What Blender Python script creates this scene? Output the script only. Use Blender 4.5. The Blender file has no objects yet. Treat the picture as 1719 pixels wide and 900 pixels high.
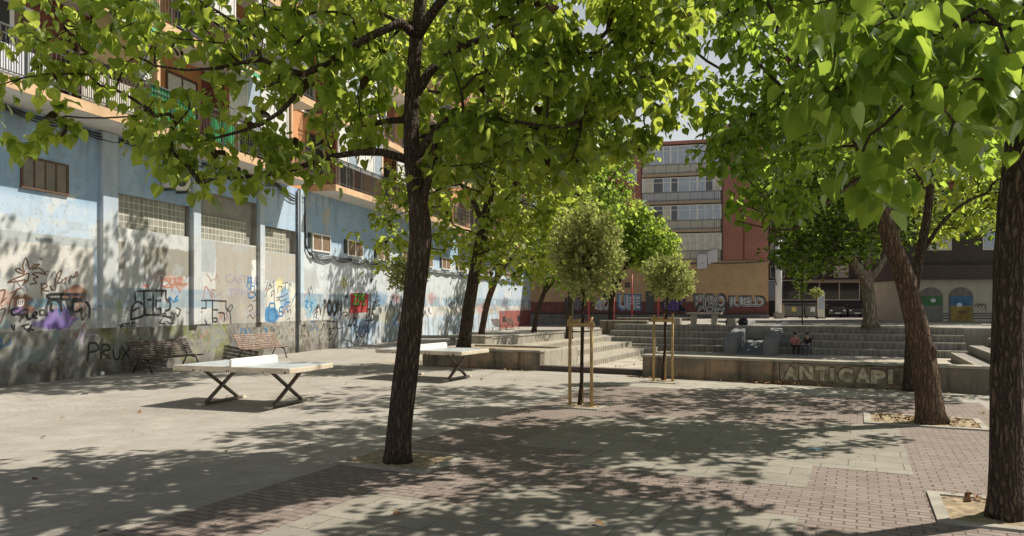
import bpy, bmesh, math, random
import numpy as np
from mathutils import Vector, Matrix
random.seed(7); RNG = np.random.default_rng(7)
PI = math.pi
sc = bpy.context.scene
COL = sc.collection
F = 1230.0; H = 2.0; U0 = 859.5; V0 = 513.0          # photo pixels: focal length, eye height, horizon

# ------------------------------------------------------------------ frames
AB_ROT = math.atan2(-.427, .904)                       # local x runs along b, local y along a (away)
def AB(b, a, z=0): return Vector((.904*b + .427*a, -.427*b + .904*a, z))
P0 = Vector((-12.55, 17.96, 0)); W_ROT = math.atan2(.969, .249)   # left facade: local x along it, -y out to the plaza
F0 = Vector((19.0, 73.0, 0)); F_ROT = math.atan2(-.249, .969)     # back building
def WP(u, v):                                          # photo pixel -> (s, z) on the left wall
    k = (u-U0)/F; s = (k*P0.y-P0.x)/(.249-.969*k); Y = P0.y+.969*s
    return s, H-(v-V0)*Y/F
def FP(u, v):
    k = (u-U0)/F; t = (73*k-19)/(.969+.249*k); Y = 73-.249*t
    return t, H-(v-V0)*Y/F
def PX(u, v, Y): return Vector(((u-U0)/F*Y, Y, H-(v-V0)*Y/F))
def GP(u, v, z=0):
    Y = F*(H-z)/(v-V0); return Vector(((u-U0)/F*Y, Y, z))

# ------------------------------------------------------------------ materials
def nd(nt, typ, **kw):
    n = nt.nodes.new(typ)
    for k, val in kw.items():
        if k.startswith('i_'):
            key = k[2:]; key = int(key) if key.isdigit() else key.replace('_', ' ')
            n.inputs[key].default_value = val
        else: setattr(n, k, val)
    return n
def newmat(name):
    m = bpy.data.materials.new(name); m.use_nodes = True
    nt = m.node_tree; nt.nodes.clear()
    out = nt.nodes.new('ShaderNodeOutputMaterial')
    return m, nt, out
def rgba(c): return (c[0], c[1], c[2], 1)
def mixc(nt, a, b, fac, mode='MIX'):
    n = nt.nodes.new('ShaderNodeMix'); n.data_type = 'RGBA'; n.blend_type = mode
    for sock, val in ((n.inputs[0], fac), (n.inputs[6], a), (n.inputs[7], b)):
        if isinstance(val, bpy.types.NodeSocket): nt.links.new(val, sock)
        elif isinstance(val, (int, float)): sock.default_value = val
        else: sock.default_value = rgba(val)
    return n.outputs[2]
def mapr(nt, sock, a, b, c=0., d=1.):
    n = nt.nodes.new('ShaderNodeMapRange'); nt.links.new(sock, n.inputs[0])
    for i, x in enumerate((a, b, c, d)): n.inputs[i+1].default_value = x
    return n.outputs[0]
def noise(nt, vec, scale, detail=4, rough=.55, sc3=None):
    if sc3:
        mp = nd(nt, 'ShaderNodeMapping'); mp.inputs['Scale'].default_value = sc3
        nt.links.new(vec, mp.inputs[0]); vec = mp.outputs[0]
    n = nd(nt, 'ShaderNodeTexNoise'); n.inputs['Scale'].default_value = scale
    n.inputs['Detail'].default_value = detail; n.inputs['Roughness'].default_value = rough
    nt.links.new(vec, n.inputs['Vector']); return n.outputs[0]
def simple(name, col, rough=.7, metal=0., var=.12, scale=6., bump=0., bscale=40., spec=.5, stain=None, stain_amt=.5, coord='Object', coat=0.):
    m, nt, out = newmat(name)
    p = nd(nt, 'ShaderNodeBsdfPrincipled'); nt.links.new(p.outputs[0], out.inputs[0])
    tc = nd(nt, 'ShaderNodeTexCoord').outputs[coord]
    n1 = noise(nt, tc, scale, 5, .6)
    lo = tuple(c*(1-var*1.6) for c in col); hi = tuple(min(1, c*(1+var*1.4)) for c in col)
    c = mixc(nt, lo, hi, mapr(nt, n1, .3, .7))
    if stain:
        n2 = noise(nt, tc, scale*.27, 6, .7)
        c = mixc(nt, c, stain, mapr(nt, n2, .5, .68, 0, stain_amt))
    nt.links.new(c, p.inputs['Base Color'])
    p.inputs['Roughness'].default_value = rough; p.inputs['Metallic'].default_value = metal
    p.inputs['Specular IOR Level'].default_value = spec
    p.inputs['Coat Weight'].default_value = coat
    if bump:
        n3 = noise(nt, tc, bscale, 5, .65)
        b = nd(nt, 'ShaderNodeBump'); b.inputs['Strength'].default_value = bump; b.inputs['Distance'].default_value = .02
        nt.links.new(n3, b.inputs['Height']); nt.links.new(b.outputs[0], p.inputs['Normal'])
    return m
def paving(name, c1, c2, mortar, bw, rh, msize, stain, offset=.5, off=(0, 0), vcol=.5):
    m, nt, out = newmat(name)
    p = nd(nt, 'ShaderNodeBsdfPrincipled'); nt.links.new(p.outputs[0], out.inputs[0])
    tc = nd(nt, 'ShaderNodeTexCoord').outputs['Object']
    mp = nd(nt, 'ShaderNodeMapping'); mp.inputs['Location'].default_value = (off[0], off[1], 0); nt.links.new(tc, mp.inputs[0])
    wv = noise(nt, tc, 3.5, 3)
    ad = nd(nt, 'ShaderNodeVectorMath', operation='MULTIPLY_ADD'); 
    nw = nd(nt, 'ShaderNodeTexNoise'); nw.inputs['Scale'].default_value = 4; nt.links.new(tc, nw.inputs['Vector'])
    nt.links.new(nw.outputs[1], ad.inputs[0]); ad.inputs[1].default_value = (.022, .022, 0); nt.links.new(mp.outputs[0], ad.inputs[2])
    b = nd(nt, 'ShaderNodeTexBrick', offset=offset, offset_frequency=2)
    nt.links.new(ad.outputs[0], b.inputs['Vector'])
    b.inputs['Color1'].default_value = rgba(c1); b.inputs['Color2'].default_value = rgba(c2); b.inputs['Mortar'].default_value = rgba(mortar)
    b.inputs['Scale'].default_value = 1; b.inputs['Mortar Size'].default_value = msize; b.inputs['Mortar Smooth'].default_value = .25
    b.inputs['Bias'].default_value = 0; b.inputs['Brick Width'].default_value = bw; b.inputs['Row Height'].default_value = rh
    n1 = noise(nt, tc, .55, 7, .7); n2 = noise(nt, tc, 26, 4, .7); n3 = noise(nt, tc, 2.6, 6, .7)
    c = mixc(nt, b.outputs[0], stain, mapr(nt, n1, .42, .68, 0, .65))
    c = mixc(nt, c, (.62, .62, .62), mapr(nt, n3, .3, .7, 0, .55), 'MULTIPLY')
    c = mixc(nt, c, (.5, .5, .5), mapr(nt, n2, .35, .75, 0, .5), 'OVERLAY')
    sp = noise(nt, tc, 5.5, 2, .4); c = mixc(nt, c, (.13, .115, .095), mapr(nt, sp, .70, .745, 0, .55))
    sp2 = noise(nt, tc, 16, 1, .3); c = mixc(nt, c, (.09, .08, .07), mapr(nt, sp2, .76, .78, 0, .6))
    nt.links.new(c, p.inputs['Base Color']); p.inputs['Roughness'].default_value = .85; p.inputs['Specular IOR Level'].default_value = .3
    h = nd(nt, 'ShaderNodeMath', operation='MULTIPLY_ADD'); nt.links.new(b.outputs[1], h.inputs[0]); h.inputs[1].default_value = -1
    nt.links.new(n2, h.inputs[2])
    bp = nd(nt, 'ShaderNodeBump'); bp.inputs['Strength'].default_value = .5; bp.inputs['Distance'].default_value = .012
    nt.links.new(h.outputs[0], bp.inputs['Height']); nt.links.new(bp.outputs[0], p.inputs['Normal'])
    return m
def concrete_ground():
    m, nt, out = newmat('plaza_concrete')
    p = nd(nt, 'ShaderNodeBsdfPrincipled'); nt.links.new(p.outputs[0], out.inputs[0])
    tc = nd(nt, 'ShaderNodeTexCoord').outputs['Object']
    n1 = noise(nt, tc, .35, 7, .7); n2 = noise(nt, tc, 14, 5, .7); n3 = noise(nt, tc, 1.7, 6, .65)
    c = mixc(nt, (.27, .252, .222), (.385, .363, .325), mapr(nt, n3, .3, .7))
    c = mixc(nt, c, (.23, .21, .175), mapr(nt, n1, .46, .72, 0, .7))
    # broom arcs left by the float finish
    w = nd(nt, 'ShaderNodeTexWave', wave_type='RINGS', rings_direction='Z'); w.inputs['Scale'].default_value = 1.9; w.inputs['Distortion'].default_value = 5
    w.inputs['Detail'].default_value = 3; w.inputs['Detail Scale'].default_value = .5
    mp = nd(nt, 'ShaderNodeMapping'); mp.inputs['Location'].default_value = (15.5, -7, 0); nt.links.new(tc, mp.inputs[0]); nt.links.new(mp.outputs[0], w.inputs['Vector'])
    c = mixc(nt, c, (.74, .73, .7), mapr(nt, w.outputs[1], .55, .95, 0, .25), 'MULTIPLY')
    c = mixc(nt, c, (.5, .5, .5), mapr(nt, n2, .3, .75, 0, .5), 'OVERLAY')
    # hairline cracks and joints
    v = nd(nt, 'ShaderNodeTexVoronoi', feature='DISTANCE_TO_EDGE'); v.inputs['Scale'].default_value = .33
    ad = nd(nt, 'ShaderNodeVectorMath', operation='MULTIPLY_ADD'); nw = nd(nt, 'ShaderNodeTexNoise'); nw.inputs['Scale'].default_value = 1.3; nw.inputs['Detail'].default_value = 5
    nt.links.new(tc, nw.inputs['Vector']); nt.links.new(nw.outputs[1], ad.inputs[0]); ad.inputs[1].default_value = (.5, .5, 0); nt.links.new(tc, ad.inputs[2])
    nt.links.new(ad.outputs[0], v.inputs['Vector'])
    c = mixc(nt, c, (.1, .09, .08), mapr(nt, v.outputs[0], .0, .005, .3, 0))
    sp = noise(nt, tc, 5.5, 2, .4); c = mixc(nt, c, (.13, .115, .095), mapr(nt, sp, .70, .745, 0, .55))
    sp2 = noise(nt, tc, 16, 1, .3); c = mixc(nt, c, (.09, .08, .07), mapr(nt, sp2, .76, .78, 0, .6))
    nt.links.new(c, p.inputs['Base Color']); p.inputs['Roughness'].default_value = .85; p.inputs['Specular IOR Level'].default_value = .3
    bp = nd(nt, 'ShaderNodeBump'); bp.inputs['Strength'].default_value = .25; bp.inputs['Distance'].default_value = .01
    nt.links.new(n2, bp.inputs['Height']); nt.links.new(bp.outputs[0], p.inputs['Normal'])
    return m
def wall_concrete(name, col, dark, streak=.6, ribs=0., ribamt=.75, patch=None):
    """cast concrete with run-down stains; ribs = spacing of dark vertical stripes on side faces"""
    m, nt, out = newmat(name)
    p = nd(nt, 'ShaderNodeBsdfPrincipled'); nt.links.new(p.outputs[0], out.inputs[0])
    tc = nd(nt, 'ShaderNodeTexCoord').outputs['Object']
    n1 = noise(nt, tc, 2.2, 6, .7); n2 = noise(nt, tc, 3.2, 4, .6, (1, 1, .12)); n3 = noise(nt, tc, 30, 4, .7)
    c = mixc(nt, tuple(x*.78 for x in col), tuple(x*1.15 for x in col), mapr(nt, n1, .3, .7))
    if patch: c = mixc(nt, c, patch, mapr(nt, noise(nt, tc, .9, 5, .65, (1, 1, 1.6)), .48, .6, 0, .85))
    c = mixc(nt, c, dark, mapr(nt, n2, .48, .72, 0, streak))
    c = mixc(nt, c, (.5, .5, .5), mapr(nt, n3, .3, .75, 0, .5), 'OVERLAY')
    if ribs:
        w = nd(nt, 'ShaderNodeTexWave', wave_type='BANDS', bands_direction='DIAGONAL'); w.inputs['Scale'].default_value = .314/ribs*1.4
        mp = nd(nt, 'ShaderNodeMapping'); mp.inputs['Scale'].default_value = (1, 1, 0); nt.links.new(tc, mp.inputs[0]); nt.links.new(mp.outputs[0], w.inputs['Vector'])
        geo = nd(nt, 'ShaderNodeNewGeometry'); sx = nd(nt, 'ShaderNodeSeparateXYZ'); nt.links.new(geo.outputs['Normal'], sx.inputs[0])
        side = mapr(nt, sx.outputs[2], .3, .6, 1, 0)
        mm = nd(nt, 'ShaderNodeMath', operation='MULTIPLY'); nt.links.new(side, mm.inputs[0]); nt.links.new(mapr(nt, w.outputs[1], .72, .95, 0, ribamt), mm.inputs[1])
        c = mixc(nt, c, (.07, .062, .05), mm.outputs[0])
    nt.links.new(c, p.inputs['Base Color']); p.inputs['Roughness'].default_value = .88; p.inputs['Specular IOR Level'].default_value = .25
    bp = nd(nt, 'ShaderNodeBump'); bp.inputs['Strength'].default_value = .4; bp.inputs['Distance'].default_value = .015
    nt.links.new(n3, bp.inputs['Height']); nt.links.new(bp.outputs[0], p.inputs['Normal'])
    return m
def brickmat(name, c1, c2, mortar, bw=.25, rh=.07, ms=.012):
    m, nt, out = newmat(name)
    p = nd(nt, 'ShaderNodeBsdfPrincipled'); nt.links.new(p.outputs[0], out.inputs[0])
    tc = nd(nt, 'ShaderNodeTexCoord').outputs['Object']
    sx = nd(nt, 'ShaderNodeSeparateXYZ'); nt.links.new(tc, sx.inputs[0])
    ad = nd(nt, 'ShaderNodeMath', operation='ADD'); nt.links.new(sx.outputs[0], ad.inputs[0]); nt.links.new(sx.outputs[1], ad.inputs[1])
    cb = nd(nt, 'ShaderNodeCombineXYZ'); nt.links.new(ad.outputs[0], cb.inputs[0]); nt.links.new(sx.outputs[2], cb.inputs[1])
    b = nd(nt, 'ShaderNodeTexBrick'); nt.links.new(cb.outputs[0], b.inputs['Vector'])
    b.inputs['Color1'].default_value = rgba(c1); b.inputs['Color2'].default_value = rgba(c2); b.inputs['Mortar'].default_value = rgba(mortar)
    b.inputs['Scale'].default_value = 1; b.inputs['Mortar Size'].default_value = ms; b.inputs['Brick Width'].default_value = bw; b.inputs['Row Height'].default_value = rh
    n1 = noise(nt, tc, .6, 6, .7)
    c = mixc(nt, b.outputs[0], (.6, .57, .55), mapr(nt, n1, .35, .7, 0, .6), 'MULTIPLY')
    nt.links.new(c, p.inputs['Base Color']); p.inputs['Roughness'].default_value = .85
    return m
def glassblock():
    m, nt, out = newmat('glass_blocks')
    p = nd(nt, 'ShaderNodeBsdfPrincipled'); nt.links.new(p.outputs[0], out.inputs[0])
    tc = nd(nt, 'ShaderNodeTexCoord').outputs['Object']
    sx = nd(nt, 'ShaderNodeSeparateXYZ'); nt.links.new(tc, sx.inputs[0]); cb = nd(nt, 'ShaderNodeCombineXYZ')
    nt.links.new(sx.outputs[0], cb.inputs[0]); nt.links.new(sx.outputs[2], cb.inputs[1])
    b = nd(nt, 'ShaderNodeTexBrick', offset=0.); nt.links.new(cb.outputs[0], b.inputs['Vector'])
    b.inputs['Color1'].default_value = (.24, .24, .2, 1); b.inputs['Color2'].default_value = (.36, .36, .31, 1); b.inputs['Mortar'].default_value = (.62, .6, .54, 1)
    b.inputs['Scale'].default_value = 1; b.inputs['Mortar Size'].default_value = .02; b.inputs['Brick Width'].default_value = .205; b.inputs['Row Height'].default_value = .205
    b.inputs['Mortar Smooth'].default_value = .4
    nt.links.new(b.outputs[0], p.inputs['Base Color']); p.inputs['Roughness'].default_value = .3
    bp = nd(nt, 'ShaderNodeBump'); bp.inputs['Strength'].default_value = .8; bp.inputs['Distance'].default_value = .04
    nt.links.new(b.outputs[1], bp.inputs['Height']); nt.links.new(bp.outputs[0], p.inputs['Normal'])
    return m
def paintmat(name, bump=.35):
    m, nt, out = newmat(name)
    p = nd(nt, 'ShaderNodeBsdfPrincipled'); nt.links.new(p.outputs[0], out.inputs[0])
    at = nd(nt, 'ShaderNodeAttribute', attribute_name='paint'); tc = nd(nt, 'ShaderNodeTexCoord').outputs['Object']
    n2 = noise(nt, tc, 22, 6, .75); n3 = noise(nt, tc, 2.5, 5, .6, (1, 1, .25))
    c = mixc(nt, at.outputs[0], (.5, .5, .5), mapr(nt, n2, .3, .75, 0, .35), 'OVERLAY')
    c = mixc(nt, c, (.7, .68, .64), mapr(nt, n3, .5, .75, 0, .5), 'MULTIPLY')
    nt.links.new(c, p.inputs['Base Color']); p.inputs['Roughness'].default_value = .9; p.inputs['Specular IOR Level'].default_value = .2
    bp = nd(nt, 'ShaderNodeBump'); bp.inputs['Strength'].default_value = bump; bp.inputs['Distance'].default_value = .02
    nt.links.new(n2, bp.inputs['Height']); nt.links.new(bp.outputs[0], p.inputs['Normal'])
    return m
def leafmat(name, dark, light, tr, trmix=.5, gloss=.08):
    m, nt, out = newmat(name)
    at = nd(nt, 'ShaderNodeAttribute', attribute_name='leafvar')
    c = mixc(nt, dark, light, at.outputs['Fac'])
    tcol = mixc(nt, tuple(x*.5 for x in tr), tuple(min(.95, x*1.25) for x in tr), at.outputs['Fac'])
    brown = mapr(nt, at.outputs['Fac'], 1.05, 1.1); vn = nd(nt, 'ShaderNodeAttribute', attribute_name='vein')
    vf = nd(nt, 'ShaderNodeMath', operation='POWER'); nt.links.new(vn.outputs['Fac'], vf.inputs[0]); vf.inputs[1].default_value = 5
    vf2 = nd(nt, 'ShaderNodeMath', operation='MULTIPLY'); nt.links.new(vf.outputs[0], vf2.inputs[0]); vf2.inputs[1].default_value = .45
    tc = nd(nt, 'ShaderNodeTexCoord').outputs['Object']; nz = noise(nt, tc, 9, 3, .6)
    c = mixc(nt, c, (.55, .55, .5), mapr(nt, nz, .4, .7, 0, .6), 'MULTIPLY')
    lu = nd(nt, 'ShaderNodeAttribute', attribute_name='leafxy'); sx = nd(nt, 'ShaderNodeSeparateXYZ'); nt.links.new(lu.outputs['Vector'], sx.inputs[0])
    ab = nd(nt, 'ShaderNodeMath', operation='ABSOLUTE'); nt.links.new(sx.outputs[0], ab.inputs[0])
    ml = nd(nt, 'ShaderNodeMath', operation='MULTIPLY_ADD'); nt.links.new(ab.outputs[0], ml.inputs[0]); ml.inputs[1].default_value = -.75; nt.links.new(sx.outputs[1], ml.inputs[2])
    m7 = nd(nt, 'ShaderNodeMath', operation='MULTIPLY'); nt.links.new(ml.outputs[0], m7.inputs[0]); m7.inputs[1].default_value = 6.5
    fr = nd(nt, 'ShaderNodeMath', operation='FRACT'); nt.links.new(m7.outputs[0], fr.inputs[0])
    on = mapr(nt, ab.outputs[0], .001, .01); sv = nd(nt, 'ShaderNodeMath', operation='MULTIPLY'); nt.links.new(mapr(nt, fr.outputs[0], .0, .16, .4, 0), sv.inputs[0]); nt.links.new(on, sv.inputs[1])
    vmax = nd(nt, 'ShaderNodeMath', operation='MAXIMUM'); nt.links.new(vf2.outputs[0], vmax.inputs[0]); nt.links.new(sv.outputs[0], vmax.inputs[1]); vf2 = vmax
    c = mixc(nt, c, tuple(min(1, x*2.2) for x in light), vf2.outputs[0]); c = mixc(nt, c, (.06, .036, .02), brown)
    tcol = mixc(nt, tcol, (.75, .78, .6), mapr(nt, nz, .4, .7, 0, .5), 'MULTIPLY')
    tcol = mixc(nt, tcol, tuple(x*.7 for x in tr), vf2.outputs[0]); tcol = mixc(nt, tcol, (.05, .03, .015), brown)
    d = nd(nt, 'ShaderNodeBsdfDiffuse'); nt.links.new(c, d.inputs[0])
    t = nd(nt, 'ShaderNodeBsdfTranslucent'); nt.links.new(tcol, t.inputs[0])
    mx = nd(nt, 'ShaderNodeMixShader'); mx.inputs[0].default_value = trmix
    nt.links.new(d.outputs[0], mx.inputs[1]); nt.links.new(t.outputs[0], mx.inputs[2])
    g = nd(nt, 'ShaderNodeBsdfGlossy'); g.inputs['Roughness'].default_value = .42; g.inputs[0].default_value = (.8, .85, .8, 1)
    lw = nd(nt, 'ShaderNodeFresnel'); lw.inputs[0].default_value = 1.35
    m2 = nd(nt, 'ShaderNodeMath', operation='MULTIPLY'); nt.links.new(lw.outputs[0], m2.inputs[0]); m2.inputs[1].default_value = gloss*2.2
    mx2 = nd(nt, 'ShaderNodeMixShader'); nt.links.new(m2.outputs[0], mx2.inputs[0]); nt.links.new(mx.outputs[0], mx2.inputs[1]); nt.links.new(g.outputs[0], mx2.inputs[2])
    nt.links.new(mx2.outputs[0], out.inputs[0])
    return m
def barkmat(name, c1, c2, scale=1., bump=1.):
    m, nt, out = newmat(name)
    p = nd(nt, 'ShaderNodeBsdfPrincipled'); nt.links.new(p.outputs[0], out.inputs[0])
    tc = nd(nt, 'ShaderNodeTexCoord').outputs['Object']
    n1 = noise(nt, tc, 26*scale, 5, .65, (1, 1, .14)); n2 = noise(nt, tc, 2.5, 5, .7); n3 = noise(nt, tc, 60, 3, .7)
    mp = nd(nt, 'ShaderNodeMapping'); mp.inputs['Scale'].default_value = (1, 1, .16); nt.links.new(tc, mp.inputs[0])
    ad = nd(nt, 'ShaderNodeVectorMath', operation='MULTIPLY_ADD'); nw = nd(nt, 'ShaderNodeTexNoise'); nw.inputs['Scale'].default_value = 9; nt.links.new(tc, nw.inputs['Vector'])
    nt.links.new(nw.outputs[1], ad.inputs[0]); ad.inputs[1].default_value = (.07, .07, .02); nt.links.new(mp.outputs[0], ad.inputs[2])
    vo = nd(nt, 'ShaderNodeTexVoronoi', feature='DISTANCE_TO_EDGE'); vo.inputs['Scale'].default_value = 24*scale; nt.links.new(ad.outputs[0], vo.inputs['Vector'])
    fur = mapr(nt, vo.outputs[0], 0, .3)
    c = mixc(nt, c1, c2, mapr(nt, n1, .34, .64)); c = mixc(nt, tuple(x*.72 for x in c1), c, fur)
    c = mixc(nt, c, tuple(x*.5 for x in c1), mapr(nt, n2, .5, .7, 0, .6))
    c = mixc(nt, c, (.5, .5, .5), mapr(nt, n3, .3, .75, 0, .5), 'OVERLAY')
    nt.links.new(c, p.inputs['Base Color']); p.inputs['Roughness'].default_value = .9; p.inputs['Specular IOR Level'].default_value = .2
    bp = nd(nt, 'ShaderNodeBump'); bp.inputs['Strength'].default_value = bump; bp.inputs['Distance'].default_value = .035
    hs = nd(nt, 'ShaderNodeMath', operation='ADD'); nt.links.new(n1, hs.inputs[0]); nt.links.new(fur, hs.inputs[1]); nt.links.new(hs.outputs[0], bp.inputs['Height']); nt.links.new(bp.outputs[0], p.inputs['Normal'])
    return m
def glassmat(name, col=(.03, .035, .04), rough=.08):
    return simple(name, col, rough, 0, .1, 2, spec=.8)

M = {}
M['ground'] = concrete_ground()
M['red'] = paving('red_brick_paving', (.215, .172, .152), (.285, .235, .21), (.10, .075, .062), .215, .108, .010, (.24, .2, .17))
M['slab'] = paving('grey_slab_paving', (.26, .243, .205), (.32, .298, .25), (.165, .155, .13), .62, .41, .010, (.22, .20, .165), off=(.1, .2))
M['arena'] = simple('arena_concrete', (.40, .36, .29), .9, var=.2, scale=1.2, stain=(.25, .22, .17), bump=.2)
M['kerbstone'] = simple('kerb_stone', (.31, .29, .245), .85, var=.18, scale=3, bump=.3, stain=(.22, .2, .16))
M['soil'] = simple('pit_soil', (.33, .26, .17), 1, var=.35, scale=9, bump=1., bscale=30, stain=(.17, .13, .08))
M['cwall'] = wall_concrete('stained_concrete', (.20, .17, .13), (.04, .035, .028), .9, patch=(.36, .25, .165))
M['cwall2'] = wall_concrete('pale_concrete', (.36, .335, .28), (.12, .105, .085), .55)
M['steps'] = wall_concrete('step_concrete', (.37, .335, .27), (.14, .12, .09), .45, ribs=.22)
M['stepshade'] = wall_concrete('shaded_step_concrete', (.27, .255, .23), (.10, .095, .085), .6, ribs=.22, ribamt=.38)  # darker copy of the step concrete, shade put into its colour
M['ramp'] = simple('ramp_concrete', (.20, .20, .205), .9, var=.1, scale=2)
M['leaf'] = leafmat('catalpa_leaf', (.03, .062, .013), (.095, .165, .032), (.68, .92, .115), .56)
M['leaf_near'] = leafmat('broad_leaf', (.03, .062, .015), (.08, .14, .032), (.58, .82, .10), .52)
M['leaf_far'] = leafmat('dense_leaf', (.035, .07, .014), (.08, .14, .028), (.54, .76, .10), .55)
M['leaf_bright'] = leafmat('fresh_leaf', (.10, .18, .03), (.19, .29, .06), (.62, .80, .12), .58)
M['leaf_var'] = leafmat('variegated_leaf', (.16, .20, .055), (.70, .68, .34), (.60, .66, .20), .45, .06)
M['leaf_yellow'] = leafmat('pale_yellow_leaf', (.25, .25, .09), (.5, .48, .25), (.5, .5, .2), .4, .05)
M['bark'] = barkmat('dark_bark', (.062, .044, .032), (.185, .135, .098))
M['bark2'] = barkmat('brown_bark', (.105, .07, .046), (.26, .178, .12), .9, .9)
M['bark3'] = barkmat('pale_bark', (.15, .12, .085), (.38, .33, .26), .35, .5)
M['twig'] = M['bark']
M['stake'] = simple('stake_wood', (.42, .28, .12), .7, var=.2, scale=12, bump=.2)
M['white_paint'] = simple('white_enamel', (.80, .79, .76), .45, var=.03, scale=3, stain=(.6, .57, .5), stain_amt=.35)
M['cream_metal'] = simple('cream_enamel', (.62, .54, .42), .5, var=.1, scale=6, stain=(.3, .24, .17), stain_amt=.6)
M['table_top'] = simple('table_top_paint', (.40, .45, .47), .4, var=.16, scale=4, stain=(.24, .25, .25), stain_amt=.7)
M['steel'] = simple('grey_steel', (.15, .135, .115), .45, .6, .1)
M['dark_metal'] = simple('dark_metal', (.035, .033, .032), .5, .3, .1)
M['bench_wood'] = simple('bench_wood', (.085, .055, .042), .55, var=.25, scale=7, stain=(.07, .045, .035))
M['bench_wood_worn'] = simple('worn_bench_wood', (.20, .125, .088), .6, var=.3, scale=9, stain=(.55, .5, .45))
M['black'] = simple('spray_black', (.025, .025, .028), .7, var=.3, scale=8, stain=(.24, .235, .225), stain_amt=.8)
M['brown_spray'] = simple('spray_brown', (.17, .085, .05), .7)
M['purple'] = simple('spray_purple', (.16, .10, .34), .7)
M['blue_spray'] = simple('spray_blue', (.05, .20, .42), .7)
M['red_spray'] = simple('spray_red', (.42, .05, .05), .7)
M['green_spray'] = simple('spray_green', (.15, .42, .04), .7)
M['faint_purple'] = simple('faded_marker', (.33, .30, .38), .8)
M['faint_red'] = simple('faded_red', (.42, .20, .15), .8)
M['grey_spray'] = simple('spray_grey', (.25, .25, .27), .8)
M['silver'] = simple('spray_silver', (.50, .50, .52), .5, var=.25, scale=1.5)
M['cream_spray'] = simple('spray_cream', (.56, .48, .35), .85, var=.3, scale=9, stain=(.14, .11, .08), stain_amt=.7)
M['yellow_spray'] = simple('spray_yellow', (.6, .5, .15), .7)
M['wallpaint'] = paintmat('old_wall_paint')
M['orange'] = simple('orange_render', (.56, .27, .12), .85, var=.1, scale=1.2, bump=.1)
M['peach'] = simple('peach_fascia', (.62, .42, .25), .85, var=.1, scale=2, stain=(.4, .28, .18))
M['soffit'] = simple('balcony_soffit', (.72, .69, .64), .9, var=.06, scale=1.5, stain=(.45, .42, .38), stain_amt=.4)
M['brick_red'] = brickmat('red_brick', (.33, .10, .06), (.27, .085, .055), (.16, .09, .07))
M['brick_back'] = brickmat('rose_brick', (.50, .20, .15), (.43, .17, .125), (.40, .22, .18))
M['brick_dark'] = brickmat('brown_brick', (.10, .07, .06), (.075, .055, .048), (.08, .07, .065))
M['shutter_dark'] = simple('dark_shutter', (.035, .037, .04), .5, var=.1)
M['shutter_brown'] = simple('brown_shutter', (.22, .15, .10), .6, var=.2, scale=8)
M['brown_frame'] = simple('brown_frame', (.12, .065, .045), .6)
M['window_dim'] = simple('dim_pane', (.22, .19, .16), .35, var=.15, scale=3)
M['white_shutter'] = simple('white_shutter', (.72, .72, .72), .5, var=.05)
M['blind'] = simple('straw_blind', (.66, .47, .25), .8, var=.12, scale=5)
M['green_tarp'] = simple('green_tarp', (.02, .30, .09), .6, var=.12, scale=3)
M['awning'] = simple('green_awning', (.08, .36, .20), .7, var=.1)
M['rail'] = simple('rail_iron', (.10, .105, .11), .5, .4)
M['glass'] = glassmat('window_glass')
M['glass_sky'] = glassmat('sky_tinted_glass', (.36, .43, .52), .12)  # reflection of the sky put into the pane colour
M['curtain'] = simple('curtain', (.66, .62, .55), .9, var=.12, scale=2)
M['blocks'] = glassblock()
M['cable'] = simple('black_cable', (.025, .025, .027), .6)
M['pipe'] = simple('drain_pipe', (.11, .13, .16), .5)
M['beige'] = simple('beige_render', (.52, .36, .21), .9, var=.1, scale=.8, stain=(.3, .21, .13))
M['dado'] = simple('red_dado', (.21, .08, .068), .85, var=.2, scale=2, stain=(.2, .08, .07))
M['plinth_grey'] = wall_concrete('grey_plinth', (.22, .205, .19), (.08, .075, .07), .5)
M['gal_panel'] = simple('gallery_panel', (.72, .68, .60), .7, var=.08)
M['slab_edge'] = simple('slab_edge', (.46, .36, .25), .85, var=.1)
M['red_pole'] = simple('red_pole_paint', (.42, .05, .05), .5)
M['white_col'] = simple('white_column_paint', (.82, .82, .82), .5, var=.04)
M['cream_wall'] = simple('cream_render', (.47, .43, .35), .9, var=.07, scale=1)
M['dumpster'] = simple('grey_green_plastic', (.16, .165, .15), .6)
M['car_black'] = simple('black_car_paint', (.02, .021, .024), .25, .0, .05, coat=.8)
M['car_grey'] = simple('dark_grey_car_paint', (.045, .047, .052), .25, .2, .05, coat=.8)
M['tyre'] = simple('tyre_rubber', (.02, .02, .02), .9)
M['lamp_glass'] = simple('headlamp', (.6, .62, .65), .15)
M['skin'] = simple('skin', (.50, .31, .23), .6, var=.05)
M['hair'] = simple('dark_hair', (.018, .014, .012), .6)
M['pink'] = simple('pink_cloth', (.55, .20, .19), .9, var=.1)
M['jeans'] = simple('denim', (.07, .085, .13), .9, var=.15, scale=12)
M['dark_cloth'] = simple('black_cloth', (.022, .022, .026), .95)
M['paper'] = simple('white_paper', (.8, .8, .78), .8, var=.03)
M['bluepaper'] = simple('blue_wrapper', (.3, .45, .55), .5)
M['drygold'] = simple('dry_leaf', (.24, .135, .06), .8, var=.35, scale=14)
M['linen'] = simple('white_linen', (.66, .67, .72), .9, var=.04)
M['mural_blue'] = simple('mural_blue', (.06, .17, .32), .7, var=.25, scale=1.5)
M['mural_sand'] = simple('mural_sand', (.30, .22, .05), .7, var=.3, scale=1.2)
M['mural_green'] = simple('mural_green', (.05, .15, .06), .7, var=.3, scale=1.5)

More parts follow.
